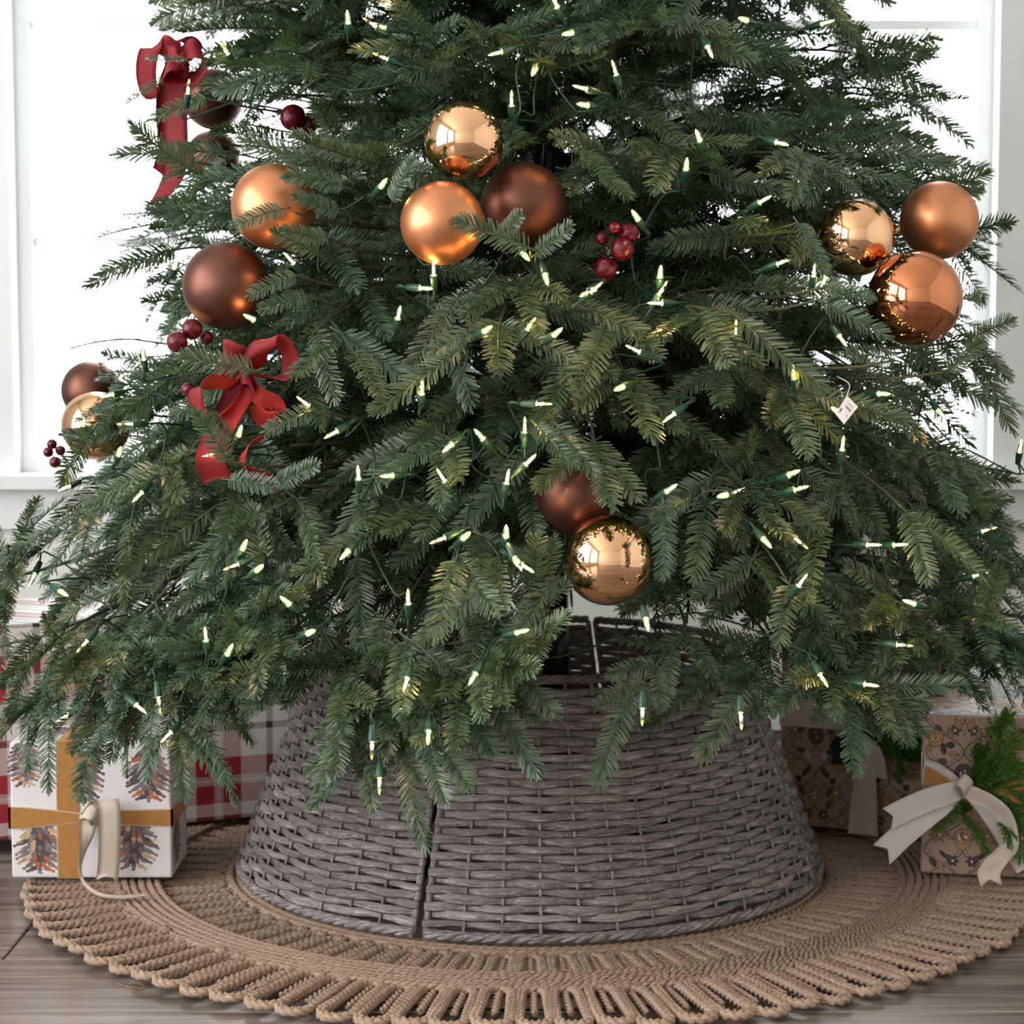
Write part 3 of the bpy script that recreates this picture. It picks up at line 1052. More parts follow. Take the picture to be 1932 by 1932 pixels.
for sx, sy, tx, ty, d in HERO:
    ty -= 75
    slim = 1030 < tx < 1480
    sh = at(sx, sy, d + .10)
    tp = at(tx, ty, d)
    bi = len(stems)
    if slim:
        SLIM.add(bi)
    st = []
    stems.append(st)
    base = np.array((TREE[0], 0, .50)) + .02 * norm(np.array((sh.x - TREE[0], sh.y, 0)))
    out = norm(np.array((tp.x - TREE[0], tp.y, 0)))
    P = smooth_path([base, base * .45 + np.array(sh) * .55 + (0, 0, .035), np.array(sh), np.array(sh) * .45 + np.array(tp) * .55 + out * .015, np.array(tp)], 30)
    st.append((P, .003, .0013))
    T = np.gradient(P, axis=0)
    T /= np.linalg.norm(T, axis=1, keepdims=True)
    add_sprig(P[-1], T[-1], out, .095, 0, bi, .1, True)
    n0 = 16 if slim else 15
    for i in range(n0, 29, 3 if slim else 2):
        for s in (-1, 1):
            a = s * nr.uniform(.5, .95)
            k = norm(out * .9 + np.array((0, 0, .35)))
            dd = rot_about(T[i], k, a)
            far = (29 - i) / 14
            if far > .55 and nr.random() < .6 and not slim:
                e = P[i] + dd * .055
                st.append((np.array([P[i], P[i] + dd * .03, e]), .0016, .0011))
                for s2 in (-.7, 0, .7):
                    add_sprig(e, rot_about(dd, k, s2 + nr.uniform(-.1, .1)), out, .075 * nr.uniform(.85, 1.15), 0, bi, .2, True)
            else:
                add_sprig(P[i], dd, out, ((.038 + .03 * far) if slim else (.05 + .05 * far)) * nr.uniform(.85, 1.15), 0, bi, .12, True)

# sprigs that lie over the ornaments and bows in the photo: base pixel, tip pixel, distance
OVER = [(352, 112, 282, 116, 2.42), (318, 150, 238, 182, 2.46), (392, 186, 282, 214, 2.40), (425, 286, 225, 287, 2.42), (372, 306, 300, 334, 2.42), (300, 255, 228, 300, 2.5), (420, 330, 340, 372, 2.45),
        (535, 394, 440, 413, 2.10), (650, 352, 548, 318, 2.12), (640, 400, 560, 372, 2.12), (620, 450, 535, 440, 2.10), (600, 480, 520, 440, 2.12), (550, 488, 456, 508, 2.10), (560, 520, 470, 545, 2.10), (580, 560, 490, 580, 2.10),
        (1000, 468, 872, 414, 2.02), (940, 455, 985, 405, 2.03), (1010, 480, 1080, 425, 2.03), (970, 815, 1012, 918, 2.00), (1050, 800, 1118, 895, 2.01), (1010, 800, 1075, 872, 2.0), (1252, 955, 1262, 1085, 1.97), (1290, 945, 1235, 985, 1.98),
        (596, 770, 428, 702, 2.05), (480, 698, 345, 674, 2.07), (580, 765, 578, 690, 2.06), (590, 775, 500, 802, 2.05), (432, 872, 376, 775, 2.05), (420, 850, 470, 770, 2.05), (440, 830, 400, 790, 2.06), (520, 910, 600, 880, 2.06), (430, 905, 520, 915, 2.05),
        (1545, 565, 1672, 628, 2.04), (1560, 540, 1640, 560, 2.07), (1505, 420, 1565, 505, 2.1), (1790, 700, 1850, 640, 2.1), (1830, 640, 1905, 600, 2.15), (1690, 680, 1600, 655, 2.05),
        (250, 742, 146, 792, 2.46), (265, 698, 186, 706, 2.5), (225, 820, 118, 822, 2.42), (220, 775, 150, 850, 2.44), (200, 720, 180, 690, 2.55), (140, 870, 60, 880, 2.4), (250, 640, 130, 640, 2.5), (300, 690, 200, 668, 2.4),
        (470, 195, 400, 175, 2.5), (470, 235, 400, 245, 2.5), (480, 280, 395, 300, 2.5), (450, 140, 395, 150, 2.5), (760, 300, 790, 380, 2.05), (740, 380, 770, 300, 2.06), (1240, 430, 1195, 395, 2.06)]
over_first = len(sprigs)
for x0, y0, x1, y1, d in OVER:
    p0, p1 = np.array(at(x0, y0, d + .02)), np.array(at(x1, y1, d))
    inn = norm(np.array((TREE[0], 0, p0[2] - .03)) - p0)
    stems.append([(smooth_path([p0 + inn * .22, p0 + inn * .08 + (0, 0, -.005), p0], 8), .002, .0012)])
    dd = norm(p1 - p0)
    out = norm(np.array((p0[0] - TREE[0], p0[1], 0)))
    up = norm(out * .8 + np.array((0, -.4, .5)) + nr.normal(0, .15, 3))
    up = norm(up - dd * (up @ dd))
    sprigs.append((p0, dd, up, float(np.linalg.norm(p1 - p0)), 0, len(stems) - 1, True))

# drop the sprigs that would cover what the photo shows, or that run through an ornament
S_pos = np.array([s[0] for s in sprigs]); S_dir = np.array([s[1] for s in sprigs]); S_len = np.array([s[3] for s in sprigs])
S_hero = np.array([s[6] for s in sprigs])
ts = np.array([.1, .35, .6, .85, 1.0])
SAMP = S_pos[:, None, :] + S_dir[:, None, :] * S_len[:, None, None] * ts[None, :, None]
U, Vv, Z = proj(SAMP)
keep = np.ones(len(sprigs), bool)
laid = np.arange(len(sprigs)) >= over_first
slim_hero = np.array([s[5] in SLIM for s in sprigs])
for cx, cy, cr, cd in CLEAR:
    hit = ((U - cx) ** 2 + (Vv - cy) ** 2 < (cr + 9) ** 2) & (Z < cd / CP + .0)
    keep &= ~hit.any(1) | laid
for cx, cy, cr in GAPS:
    hit = ((U - cx) ** 2 + (Vv - cy) ** 2 < (cr + 8) ** 2)
    keep &= ~hit.any(1) | slim_hero
for lx, ly, la in LIGHTS:
    p = on_shell(lx, ly)
    dl = p.y + CAM_D
    hit = ((U - lx) ** 2 + (Vv - ly) ** 2 < 15 ** 2) & (Z < dl + .03)
    keep &= ~hit.any(1)
lim = np.interp(U, LOWER[:, 0], LOWER[:, 1])
keep &= ~((Vv > lim).any(1)) | S_hero
ball_w = [(at(b[0], b[1], b[3]), b[2] * b[3] / FPX) for b in BALLS]
for c, r in ball_w:
    keep &= ~((np.linalg.norm(SAMP - np.array(c), axis=2) < r + .004).any(1))
# nothing may run into the collar or the floor
rho = np.hypot(SAMP[..., 0] - COL_C[0], SAMP[..., 1])
wall_r = C_R0 + (C_R1 - C_R0) * np.clip((SAMP[..., 2] - C_Z) / C_H, 0, 1)
keep &= ~(((SAMP[..., 2] < C_Z + C_H + .01) & (np.abs(rho - wall_r) < .018)) | (SAMP[..., 2] < .05)).any(1)
# nor through the two gifts that stand under the lowest branches
for gx, gy, ga, gw, gd, gh in ((-.815, .022, R(23.3), .550, .28, .325), (.382, .176, R(-25), .235, .15, .30)):
    lx_ = (SAMP[..., 0] - gx) * math.cos(ga) + (SAMP[..., 1] - gy) * math.sin(ga)
    ly_ = -(SAMP[..., 0] - gx) * math.sin(ga) + (SAMP[..., 1] - gy) * math.cos(ga)
    keep &= ~((lx_ > -.012) & (lx_ < gw + .012) & (ly_ > -.012) & (ly_ < gd + .012) & (SAMP[..., 2] < gh + .01)).any(1)
sprigs = [s for s, k in zip(sprigs, keep) if k]
SAMP = SAMP[keep]


# ------------------------------------------------------------------ the fir tree: sprigs of needles
def sprig_arrays(kind, seed, lod=0, L=.09):
    g = np.random.default_rng(seed)
    cy, cz = g.uniform(-1.6, 1.6), g.uniform(-2.2, .4)

    def axis(x):
        return np.array((x, cy * x * x * .5, cz * x * x))

    def tang(x):
        return norm(np.array((1, cy * x, 2 * cz * x)))
    V, F, C = [], [], []
    bend = .06

    def needle(x, ang, elev, ln, w, roll=0.0):
        b = axis(x)
        t = tang(x)
        s = norm(np.cross((0, 0, 1.0), t))
        u = np.cross(t, s)
        # ang: angle away from the axis; elev: position round the axis (0 = +side, 90 = up, 180 = -side)
        lat = s * math.cos(elev) + u * math.sin(elev)
        d = norm(t * math.cos(ang) + lat * math.sin(ang))
        nrm = norm(np.cross(np.cross(d, u + t * .15), d) + 1e-6)
        nrm = rot_about(nrm, d, roll)
        wv = norm(np.cross(d, nrm)) * w * .5
        i0 = len(V)
        tn = float(np.clip(g.normal(.5, .24), 0, 1))
        secs = ((0, .75, 0), (.55, 1.0, .06), (1.0, .62, -.02)) if lod == 0 else ((0, .9, 0), (1.0, .7, 0))
        fwd = t * (ln * bend)
        for f, wk, h in secs:
            c = b + d * ln * f + nrm * ln * h + fwd * f * f
            V.append(c - wv * wk)
            V.append(c + wv * wk)
            C.append(tn); C.append(tn)
        for q in range(len(secs) - 1):
            a = i0 + 2 * q
            F.append((a, a + 1, a + 3, a + 2))
    if kind == 0:
        nrow = 25 if lod == 0 else 13
        wd = .0021 if lod == 0 else .0030
        for i in range(nrow):
            x = L * (.03 + .94 * i / nrow)
            f = x / L
            ln = (.0178 if f < .75 else .0178 - .020 * (f - .75)) * (.75 + .25 * min(1, f * 6))
            base_a = 1.16 - .36 * f
            for sd in (0, math.pi):
                needle(x + g.uniform(-.0008, .0008), base_a + g.normal(0, .07), sd + (1 if sd == 0 else -1) * (.12 + g.normal(0, .10)), ln * g.uniform(.88, 1.08), wd)
            # needles leaning over the top of the twig
            if lod == 0:
                for sd in (.85, math.pi - .85):
                    if g.random() < .55:
                        needle(x + .0012, base_a * .85 + g.normal(0, .09), sd + g.normal(0, .22), ln * g.uniform(.72, .95), wd * .95)
                if g.random() < .4:
                    needle(x, base_a * .8, -math.pi / 2 + g.normal(0, .9), ln * .8, wd * .9)
            elif g.random() < .8:
                needle(x + .0012, base_a * .85, g.uniform(.5, 2.6), ln * .9, wd)
        for k in range(9 if lod == 0 else 4):
            needle(L * g.uniform(.93, .99), g.uniform(.1, .62), g.uniform(-.3, math.pi + .3), .0125 * g.uniform(.75, 1.05), wd)
    else:
        n = 110 if lod == 0 else 40
        for i in range(n):
            f = (i + g.random()) / n
            needle(L * f, g.uniform(.65, 1.05), g.uniform(0, 6.28), .021 * g.uniform(.75, 1.1) * (1 - .35 * f), .0011 if lod == 0 else .0020)
    # the twig itself
    P = np.array([axis(x) for x in np.linspace(-.012, L * .97, 7)])
    tv, tf, _ = tube(P, np.linspace(.0013, .0006, 7), 4)
    i0 = len(V)
    V += list(tv)
    C += [.42 if kind == 0 else .2] * len(tv)
    tf = [f for f in tf if len(f) == 4]
    F += [tuple(i0 + i for i in f) for f in tf]
    return np.array(V), np.array(F, dtype=np.int64), np.array(C)


NV = 10
LIB = {(k, l): [sprig_arrays(k, 100 * k + 10 * l + v + 3, l) for v in range(NV if k == 0 else 5)] for k in (0, 1) for l in (0, 1)}


def sprig_matrix(s):
    pos, d, up, L = s[0], s[1], s[2], s[3]
    side = np.cross(up, d)
    k = L / .09
    m = np.eye(4)
    kk = k * .5 + .5           # needles keep nearly their size on short and long sprigs
    m[:3, 0], m[:3, 1], m[:3, 2], m[:3, 3] = d * k, side * kk, up * kk, pos
    return m


tree = empty('christmas_tree', (0, 0, 0))
tag(tree, 'large green artificial fir Christmas tree standing in the wicker collar', 'christmas tree')
# pole and stand
mb = MB()
mb.tube([(TREE[0], 0, .05), (TREE[0], 0, .6), (TREE[0], 0, 1.4), (TREE[0], 0, 2.70)], .016, 14)
mb.build('pole', M['pole'], tree)
for zz in (.42, .90, 1.4):
    V, F = lathe([(.017, 0), (.030, .004), (.030, .05), (.026, .06), (.026, .10), (.017, .105)], 16)
    o = obj('branch_collar', make_mesh('branch_collar', V, F, M['pole'], smooth=False), tree, (TREE[0], 0, zz))
    MB().box((.02, -.009, .02), (.055, .009, .05)).build('bracket', M['pole'], o)
for k in range(4):
    a = R(45 + 90 * k)
    mb = MB()
    mb.tube([(TREE[0], 0, .20), (TREE[0] + .08 * math.cos(a), .08 * math.sin(a), .16), (TREE[0] + .23 * math.cos(a), .23 * math.sin(a), .024), (TREE[0] + .26 * math.cos(a), .26 * math.sin(a), .024)], .0085, 8)
    mb.build('stand_leg', M['pole'], tree)
mb = MB(); mb.tube([(TREE[0] + .012, .02, .14), (TREE[0] + .012, .02, .42)], .024, 14); mb.build('stand_socket', M['pole'], tree)

def in_gap(P):
    u, v, _ = proj(P)
    return any((((u - cx) ** 2 + (v - cy) ** 2) < (cr + 6) ** 2).any() for cx, cy, cr in GAPS + [c[:3] for c in CLEAR])


# woody stems: one mesh per branch
branch_objs = []
left_on = {}
for s_ in sprigs:
    left_on.setdefault(s_[5], []).append(s_[0])
for bi_, st in enumerate(stems):
    here = np.array(left_on.get(bi_, []))
    if not len(here):
        branch_objs.append(None)
        continue
    mb = MB()
    for q, (P, r0, r1) in enumerate(st):
        if q and in_gap(P):
            continue
        if q == 0 and bi_ not in SLIM:
            cut = [k for k in range(len(P)) if in_gap(P[k:k + 1])]
            if cut and cut[0] > 4:
                P = P[:cut[0]]
        near_ = np.linalg.norm(P[:, None, :] - here[None], axis=2).min(1)
        if q == 0:
            ok_ = np.nonzero(near_ < .05)[0]
            P = P[:max(4, (ok_[-1] if len(ok_) else 0) + 1)]
            main = P
        elif near_.min() > .02 or np.linalg.norm(main - P[0], axis=1).min() > .03:
            continue
        mb.tube(P, np.linspace(r0, r1, len(P)), 4)
    branch_objs.append(mb.build('branch', M['twig'], tree))

# which 300 sprigs show largest: coarse depth buffer over the frame
CELL = 14
GW = 1932 // CELL + 1
U, Vv, Z = proj(SAMP)
zb = np.full((GW, GW), 9.0)
owner = np.full((GW, GW), -1, int)
tt = np.linspace(.05, 1.05, 12)
for i, s in enumerate(sprigs):
    if s[4] == 1:
        continue
    side = np.cross(s[2], s[1])
    c = s[0][None, None] + s[1] * (s[3] * tt)[:, None, None] + side * np.array([-.009, 0, .009])[None, :, None]
    u, v, zz = proj(c)
    a, b = (u / CELL).astype(int), (v / CELL).astype(int)
    ok = (a >= 0) & (a < GW) & (b >= 0) & (b < GW)
    for x, y, q in zip(a[ok], b[ok], zz[ok]):
        if q < zb[y, x]:
            zb[y, x] = q
            owner[y, x] = i
cnt = np.bincount(owner[owner >= 0].ravel(), minlength=len(sprigs))
top = set(np.argsort(-cnt)[:300].tolist())

lib_mesh = {}


def sprig_obj_mesh(kind, v):
    if (kind, v) not in lib_mesh:
        V, F, C = LIB[(kind, 0)][v]
        lib_mesh[(kind, v)] = make_mesh('needle_sprig', V, F, M['needle' if kind == 0 else 'brush'], col=np.stack([C, C * 0 + (v * .37) % 1, C, np.ones_like(C)], 1))
    return lib_mesh[(kind, v)]


bulk = {0: [[], [], [], 0], 1: [[], [], [], 0]}
for i, s in enumerate(sprigs):
    kind = s[4]
    v = i % (NV if kind == 0 else 5)
    m = sprig_matrix(s)
    if i in top:
        o = obj('needle_sprig', sprig_obj_mesh(kind, v), branch_objs[s[5]])
        o.matrix_world = Matrix(m.tolist())
        continue
    px, py, pz = proj(s[0])
    hid = cnt[i] == 0
    far = (not (-150 < px < 2080 and -150 < py < 2080)) or s[0][1] > .22
    lod = 1 if far else 0
    if hid and not far and kind == 0 and i % 2:
        lod = 1
    V, F, C = LIB[(kind, lod)][v]
    W = V @ m[:3, :3].T + m[:3, 3]
    bk = bulk[kind]
    bk[0].append(W); bk[1].append(F + bk[3]); bk[3] += len(W)
    Ck = np.clip(C + nr.normal(0, .09), 0, 1)
    bk[2].append(np.stack([Ck, Ck * 0 + nr.random(), Ck, np.ones_like(Ck)], 1))
print('sprigs', len(sprigs), 'tris', sum(2 * sum(len(f) for f in b[1]) for b in bulk.values()))
for kind, nm in ((0, 'needle_foliage'), (1, 'inner_needle_foliage')):
    bk = bulk[kind]
    C = np.concatenate(bk[2])
    me = make_mesh(nm, np.concatenate(bk[0]), np.concatenate(bk[1]), M['needle' if kind == 0 else 'brush'], col=C)
    tag(obj(nm, me, tree), None, None, kind='stuff')

# ------------------------------------------------------------------ ball ornaments
def uv_sphere(r, seg=48, rings=28):
    prof = [(max(1e-5, r * math.sin(math.pi * k / rings)), -r * math.cos(math.pi * k / rings)) for k in range(rings + 1)]
    return lathe(prof, seg)


cap_dirs = {0: (-.1, .95, .2), 5: (.75, .5, .1), 6: (-.8, .45, -.2), 7: (-.3, .6, .75)}
for i, (px, py, pr, d, mat, label, _c) in enumerate(BALLS):
    c = at(px, py, d)
    r = pr * d / FPX
    root = empty('ball_ornament', c)
    tag(root, label, 'ornament', 'copper and brown ball ornaments')
    V, F = uv_sphere(r)
    ball = obj('ball', make_mesh('ball', V, F, M[mat]), root)
    ball.rotation_euler = (R(20), R(15 * i), R(40 * i))
    ax = Vector(cap_dirs.get(i, (rnd.uniform(-.3, .3), .7, .7))).normalized()
    q = ax.to_track_quat('Z', 'Y')
    V, F = lathe([(.0055, r * .985), (.0065, r + .002), (.0065, r + .008), (.003, r + .010), (.0028, r + .012)], 14)
    cp = obj('cap', make_mesh('cap', V, F, M['cap']), root)
    cp.rotation_mode = 'QUATERNION'; cp.rotation_quaternion = q
    mb = MB()
    mb.tube(smooth_path([(0, 0, r + .010), (.004, 0, r + .016), (0, 0, r + .022), (-.004, 0, r + .016)], 14, True), .0006, 5, True)
    rg = mb.build('ring', M['cap'], root)
    rg.rotation_mode = 'QUATERNION'; rg.rotation_quaternion = q

# ------------------------------------------------------------------ berry picks
for d, label, bs, _c in PICKS:
    pts = [at(x, y, d + .012 * (k % 3) - .006) for k, (x, y, r) in enumerate(bs)]
    cen = sum(pts, Vector()) / len(pts)
    root = empty('berry_pick', cen)
    tag(root, label, 'berries', 'red berry picks in the tree')
    hub = Vector((0, .055, -.03))
    for p, (x, y, r) in zip(pts, bs):
        V, F = uv_sphere(r * d / FPX, 20, 14)
        o = obj('berry', make_mesh('berry', V, F, M['berry']), root, p - cen)
        mb = MB(); mb.tube(smooth_path([p - cen, (p - cen) * .6 + hub * .5, hub], 6), .0009, 5); mb.build('stem', M['berry_stem'], root)
    mb = MB(); mb.tube([hub, hub + Vector((0, .06, -.01))], .0013, 5); mb.build('stem', M['berry_stem'], root)

# ------------------------------------------------------------------ string lights
gv, gf = lathe([(.0024, 0), (.0034, .001), (.0036, .004), (.0035, .011), (.0026, .0155), (.0012, .0185), (.0003, .0205)], 12)
bulb_me = make_mesh('bulb', gv, gf, M['bulb'])
fv, ff = lathe([(.0005, .0012), (.0011, .0020), (.0014, .0040), (.0012, .0062), (.0004, .0080)], 10)
fil_me = make_mesh('filament', fv, ff, M['filament'])
sv, sf = lathe([(.0030, -.0185), (.0036, -.018), (.0041, -.010), (.0046, -.008), (.0048, -.0005), (.0046, .0006), (.0025, .0006)], 12)
soc_me = make_mesh('socket', sv, sf, M['socket'])
LANDMARKS = [(876, 266, 'the shiny ball of the middle trio'), (834, 421, 'the satin copper ball of the middle trio'), (988, 387, 'the satin brown ball of the middle trio'), (505, 390, 'the half hidden satin copper ball'),
             (427, 540, 'the satin dark brown ball over the berries'), (1614, 448, 'the shiny light copper ball near the window'), (1772, 416, 'the satin copper ball near the window'), (1726, 563, 'the shiny dark rust ball'),
             (1085, 934, 'the satin brown ball over the collar opening'), (1148, 1057, 'the lowest shiny copper ball'), (176, 770, 'the two balls at the window edge'), (335, 200, 'the upper red velvet bow'),
             (465, 780, 'the lower red velvet bow'), (1594, 773, 'the white paper tag'), (1162, 468, 'the five red berries'), (553, 222, 'the pair of dark berries'), (190, 1430, 'the pinecone gift'),
             (1640, 1400, 'the tall floral gift'), (1000, 1250, 'the collar rim')]
ends = []
for k, (px, py, ang) in enumerate(LIGHTS):
    p = on_shell(px, py)
    a = R(ang)
    d = Vector((math.cos(a), -rnd.uniform(.35, 1.3), math.sin(a))).normalized()
    root = empty('mini_light', p - d * .006)
    root.rotation_mode = 'QUATERNION'
    root.rotation_quaternion = d.to_track_quat('Z', 'Y')
    near = min(LANDMARKS, key=lambda m: (m[0] - px) ** 2 + (m[1] - py) ** 2)
    gap = math.hypot(near[0] - px, near[1] - py)
    rel = 'over' if py > 1280 and 560 < px < 1450 else 'below' if py - near[1] > 60 else 'above' if near[1] - py > 60 else 'beside'
    lab = 'lit mini bulb hanging on fir tips over the wicker collar' if rel == 'over' else 'lit mini bulb in the fir %s%s %s' % ('' if gap < 160 or rel == 'beside' else 'well ', rel if gap < 160 or rel != 'beside' else 'away from', near[2])
    tag(root, lab, 'christmas light', 'string lights: ' + lab)
    obj('bulb', bulb_me, root)
    obj('filament', fil_me, root)
    obj('socket', soc_me, root)
    root.scale = (.9, .9, .9)
    ends.append((p - d * .022, d))
# green cords that link the sockets in three runs
order = sorted(range(len(ends)), key=lambda i: LIGHTS[i][1])
third = len(order) // 3
for run, nm in enumerate(('upper', 'middle', 'lower')):
    ids = [i for i in order[run * third:(run + 1) * third + (2 if run == 2 else 0)] if not (LIGHTS[i][1] > 1110 and 900 < LIGHTS[i][0] < 1480)]
    left = ids[:]
    cur = min(left, key=lambda i: LIGHTS[i][0])
    chain = [cur]
    left.remove(cur)
    while left:
        cur = min(left, key=lambda i: (LIGHTS[i][0] - LIGHTS[chain[-1]][0]) ** 2 + (LIGHTS[i][1] - LIGHTS[chain[-1]][1]) ** 2)
        chain.append(cur)
        left.remove(cur)
    mb = MB()
    for i, j in zip(chain[:-1], chain[1:]):
        p, dp = ends[i]
        q, dq = ends[j]
        mid = (p + q) / 2
        inn = Vector((TREE[0] - mid.x, -mid.y, 0)).normalized() * (rnd.uniform(.03, .07) if (p - q).length < .25 else (p - q).length * .3)
        inn.z = .06 if LIGHTS[i][1] > 1120 and (p - q).length > .25 else 0
        pts = [p + dp * .002, p - dp * .015, (p * .75 + q * .25) + inn + Vector((0, 0, -.012)), mid + inn + Vector((rnd.uniform(-.01, .01), 0, -.02)), (p * .25 + q * .75) + inn, q - dq * .015, q + dq * .002]
        mb.tube(smooth_path(pts, 20), .0012, 5)
    o = mb.build('light_cord', M['wire'])
    tag(o, {'upper': 'dark green light cord winding through the upper branches above the copper balls', 'middle': 'dark green light cord winding through the middle branches around the lower bow',
            'lower': 'dark green light cord winding through the lowest branches above the collar'}[nm], 'light cord', 'cords of the string lights')

# ------------------------------------------------------------------ paper tag hanging on the tree
tp = at(TAG_PX[0], TAG_PX[1], 2.085)
q = [at(x, y, dd) for x, y, dd in ((1598, 746.5, 2.090), (1619, 767.5, 2.084), (1592.5, 800.5, 2.080), (1576, 781, 2.086))]
root = empty('paper_tag', tp)
tag(root, 'small white printed paper tag hanging on a fir branch', 'tag')
nv = (q[1] - q[0]).cross(q[3] - q[0]).normalized()
if nv.y > 0:
    nv = -nv
V = [p - tp + nv * .0003 for p in q] + [p - tp - nv * .0003 for p in q]
obj('card', make_mesh('card', V, [(0, 1, 2, 3), (7, 6, 5, 4), (0, 4, 5, 1), (1, 5, 6, 2), (2, 6, 7, 3), (3, 7, 4, 0)], M['tag'], smooth=False), root)


def on_tag(a, b):
    e = q[0] * (1 - a) * (1 - b) + q[1] * a * (1 - b) + q[2] * a * b + q[3] * (1 - a) * b
    return e - tp + nv * .0006


mb = MB()
for a, b, w, h in [(.12 + .03 * k, .60, .016, .20) for k in range(5)] + [(.32 + .055 * k, .34, .03, .10) for k in range(9)] + [(.30 + .05 * k, .20, .03, .03) for k in range(10)] + [(.70, .62, .06, .05), (.80, .66, .05, .05)]:
    mb.add([on_tag(a, b), on_tag(a + w, b), on_tag(a + w, b + h), on_tag(a, b + h)], [(0, 1, 2, 3)])
mb.build('print', M['ink'], root, smooth=False)
mb = MB(); mb.tube(smooth_path([q[0] - tp, q[0] - tp + Vector((.004, .01, .012)), q[0] - tp + Vector((-.006, .03, .02))], 8), .0006, 5)
mb.build('loop', M['tag'], root)


# ------------------------------------------------------------------ velvet bows
def bow(name, label, cx, cy, d, pieces, mats, cat='bow'):
    c = at(cx, cy, d)
    root = empty(name, c)
    tag(root, label, cat, 'red velvet bows on the tree' if cat == 'bow' else None)
    s = d / FPX
    for pname, pts, wid, wv, notch, n in pieces:
        # pts: pixel x, pixel y, metres towards the camera
        P = [((x - cx) * s, -w, -(y - cy) * s) for x, y, w in pts]
        ribbon_obj(pname, P, np.array(wv, float), wid, mats, root, .0012, notch, n)
    return root


RED = (M['velvet_red'], M['velvet_red'])
bow('velvet_bow', 'red velvet bow with long tails at the upper left against the window', 335, 118, 2.5, [
    ('loop', [(345, 118, .010), (318, 92, .022), (288, 98, .014), (276, 140, .0), (284, 178, -.012), (318, 165, -.012), (345, 122, -.004)], .030, [(.6, -.6, .5), (.7, -.5, .5), (.85, -.5, .2), (.9, -.45, 0), (.8, -.6, 0), (.6, -.7, .4), (.5, -.7, .5)], 0, 34),
    ('loop', [(340, 120, .018), (372, 100, .034), (392, 122, .028), (372, 150, .020), (338, 152, .022), (318, 148, .030), (330, 130, .034), (352, 118, .024)], .034, [(.1, -.6, -.8), (.2, -.6, -.8), (.3, -.8, -.5), (.1, -.8, -.6), (0, -.8, -.6), (0, -.8, -.6), (0, -.8, -.6), (.1, -.7, -.7)], 0, 36),
    ('loop', [(340, 116, .004), (330, 84, .004), (352, 74, -.004), (366, 90, -.012), (348, 116, -.006)], .028, [(.7, -.7, .1)] * 5, 0, 26),
    ('tail', [(338, 120, .012), (334, 160, .014), (330, 220, .006), (332, 280, .012), (326, 330, .010), (300, 374, .016)], .033, [(1, -.25, 0), (1, -.3, 0), (1, -.2, 0), (1, -.3, 0), (1, -.5, .1), (.8, -.5, .4)], .004, 34),
    ('tail', [(336, 120, .004), (318, 165, .002), (310, 220, -.010), (318, 270, -.006), (304, 322, -.002)], .028, [(1, .5, 0), (1, .5, 0), (.9, .6, 0), (1, .3, 0), (1, .2, .2)], -.006, 30),
    ('knot', [(326, 108, .030), (342, 112, .040), (352, 122, .038), (350, 134, .026)], .022, [(.4, -.3, -.8)] * 4, 0, 14),
], RED)
bow('velvet_bow', 'red velvet bow half covered by fir in the lower left of the tree', 465, 715, 2.14, [
    ('loop', [(470, 700, .0), (487, 672, .026), (520, 640, .038), (548, 668, .020), (536, 706, .0), (500, 712, -.01), (472, 706, -.004)], .038, [(.75, -.5, .45), (.7, -.5, .5), (.75, -.6, .2), (.5, -.85, 0), (.4, -.9, 0), (.4, -.9, 0), (.6, -.8, 0)], 0, 40),
    ('loop', [(470, 700, -.01), (448, 668, .012), (424, 666, .004), (420, 690, -.012), (450, 704, -.014)], .032, [(.3, -.7, .6)] * 5, 0, 26),
    ('loop', [(462, 722, .0), (428, 716, .022), (386, 730, .024), (374, 762, .012), (402, 790, .0), (440, 760, -.006), (462, 726, -.004)], .036, [(.1, -.8, .5), (.1, -.8, .5), (.4, -.8, .3), (.5, -.8, 0), (.2, -.9, .2), (.2, -.9, .2), (.1, -.9, .4)], 0, 36),
    ('loop', [(468, 722, .004), (490, 744, .020), (520, 764, .012), (524, 790, .0), (490, 786, -.006), (468, 730, -.004)], .032, [(.3, -.75, .55)] * 6, 0, 30),
    ('tail', [(462, 724, .006), (430, 780, .0), (408, 830, .010), (400, 870, .016), (410, 902, .010)], .034, [(1, -.3, 0), (1, -.4, .1), (1, -.3, 0), (1, -.2, 0), (1, -.3, .2)], .003, 30),
    ('tail', [(470, 724, .004), (512, 790, -.006), (502, 820, .012), (474, 838, .022), (462, 868, .026), (480, 896, .020), (512, 908, .008)], .032, [(.3, -1, .3), (.3, -1, .3), (.3, -1, .2), (.3, -.9, .3), (.3, -.9, 0), (.1, -.9, -.4), (.1, -.9, -.5)], .004, 40),
    ('knot', [(456, 706, .022), (466, 702, .034), (478, 712, .032), (478, 728, .018)], .024, [(.3, -.3, -.8)] * 4, 0, 14),
], RED)


# ------------------------------------------------------------------ wrapped gifts
RUG_TOP = .0205


def bevel_box(w, dp, h, b=.003):
    """box from (0,0,0) to (w,dp,h) with small rounded edges"""
    import bmesh
    bm = bmesh.new()
    bmesh.ops.create_cube(bm, size=1.0)
    bmesh.ops.scale(bm, vec=(w, dp, h), verts=bm.verts)
    bmesh.ops.translate(bm, vec=(w / 2, dp / 2, h / 2), verts=bm.verts)
    bmesh.ops.bevel(bm, geom=list(bm.edges), offset=b, segments=3, affect='EDGES', profile=.5)
    me = bpy.data.meshes.new('wrapped_box')
    bm.to_mesh(me)
    bm.free()
    return me


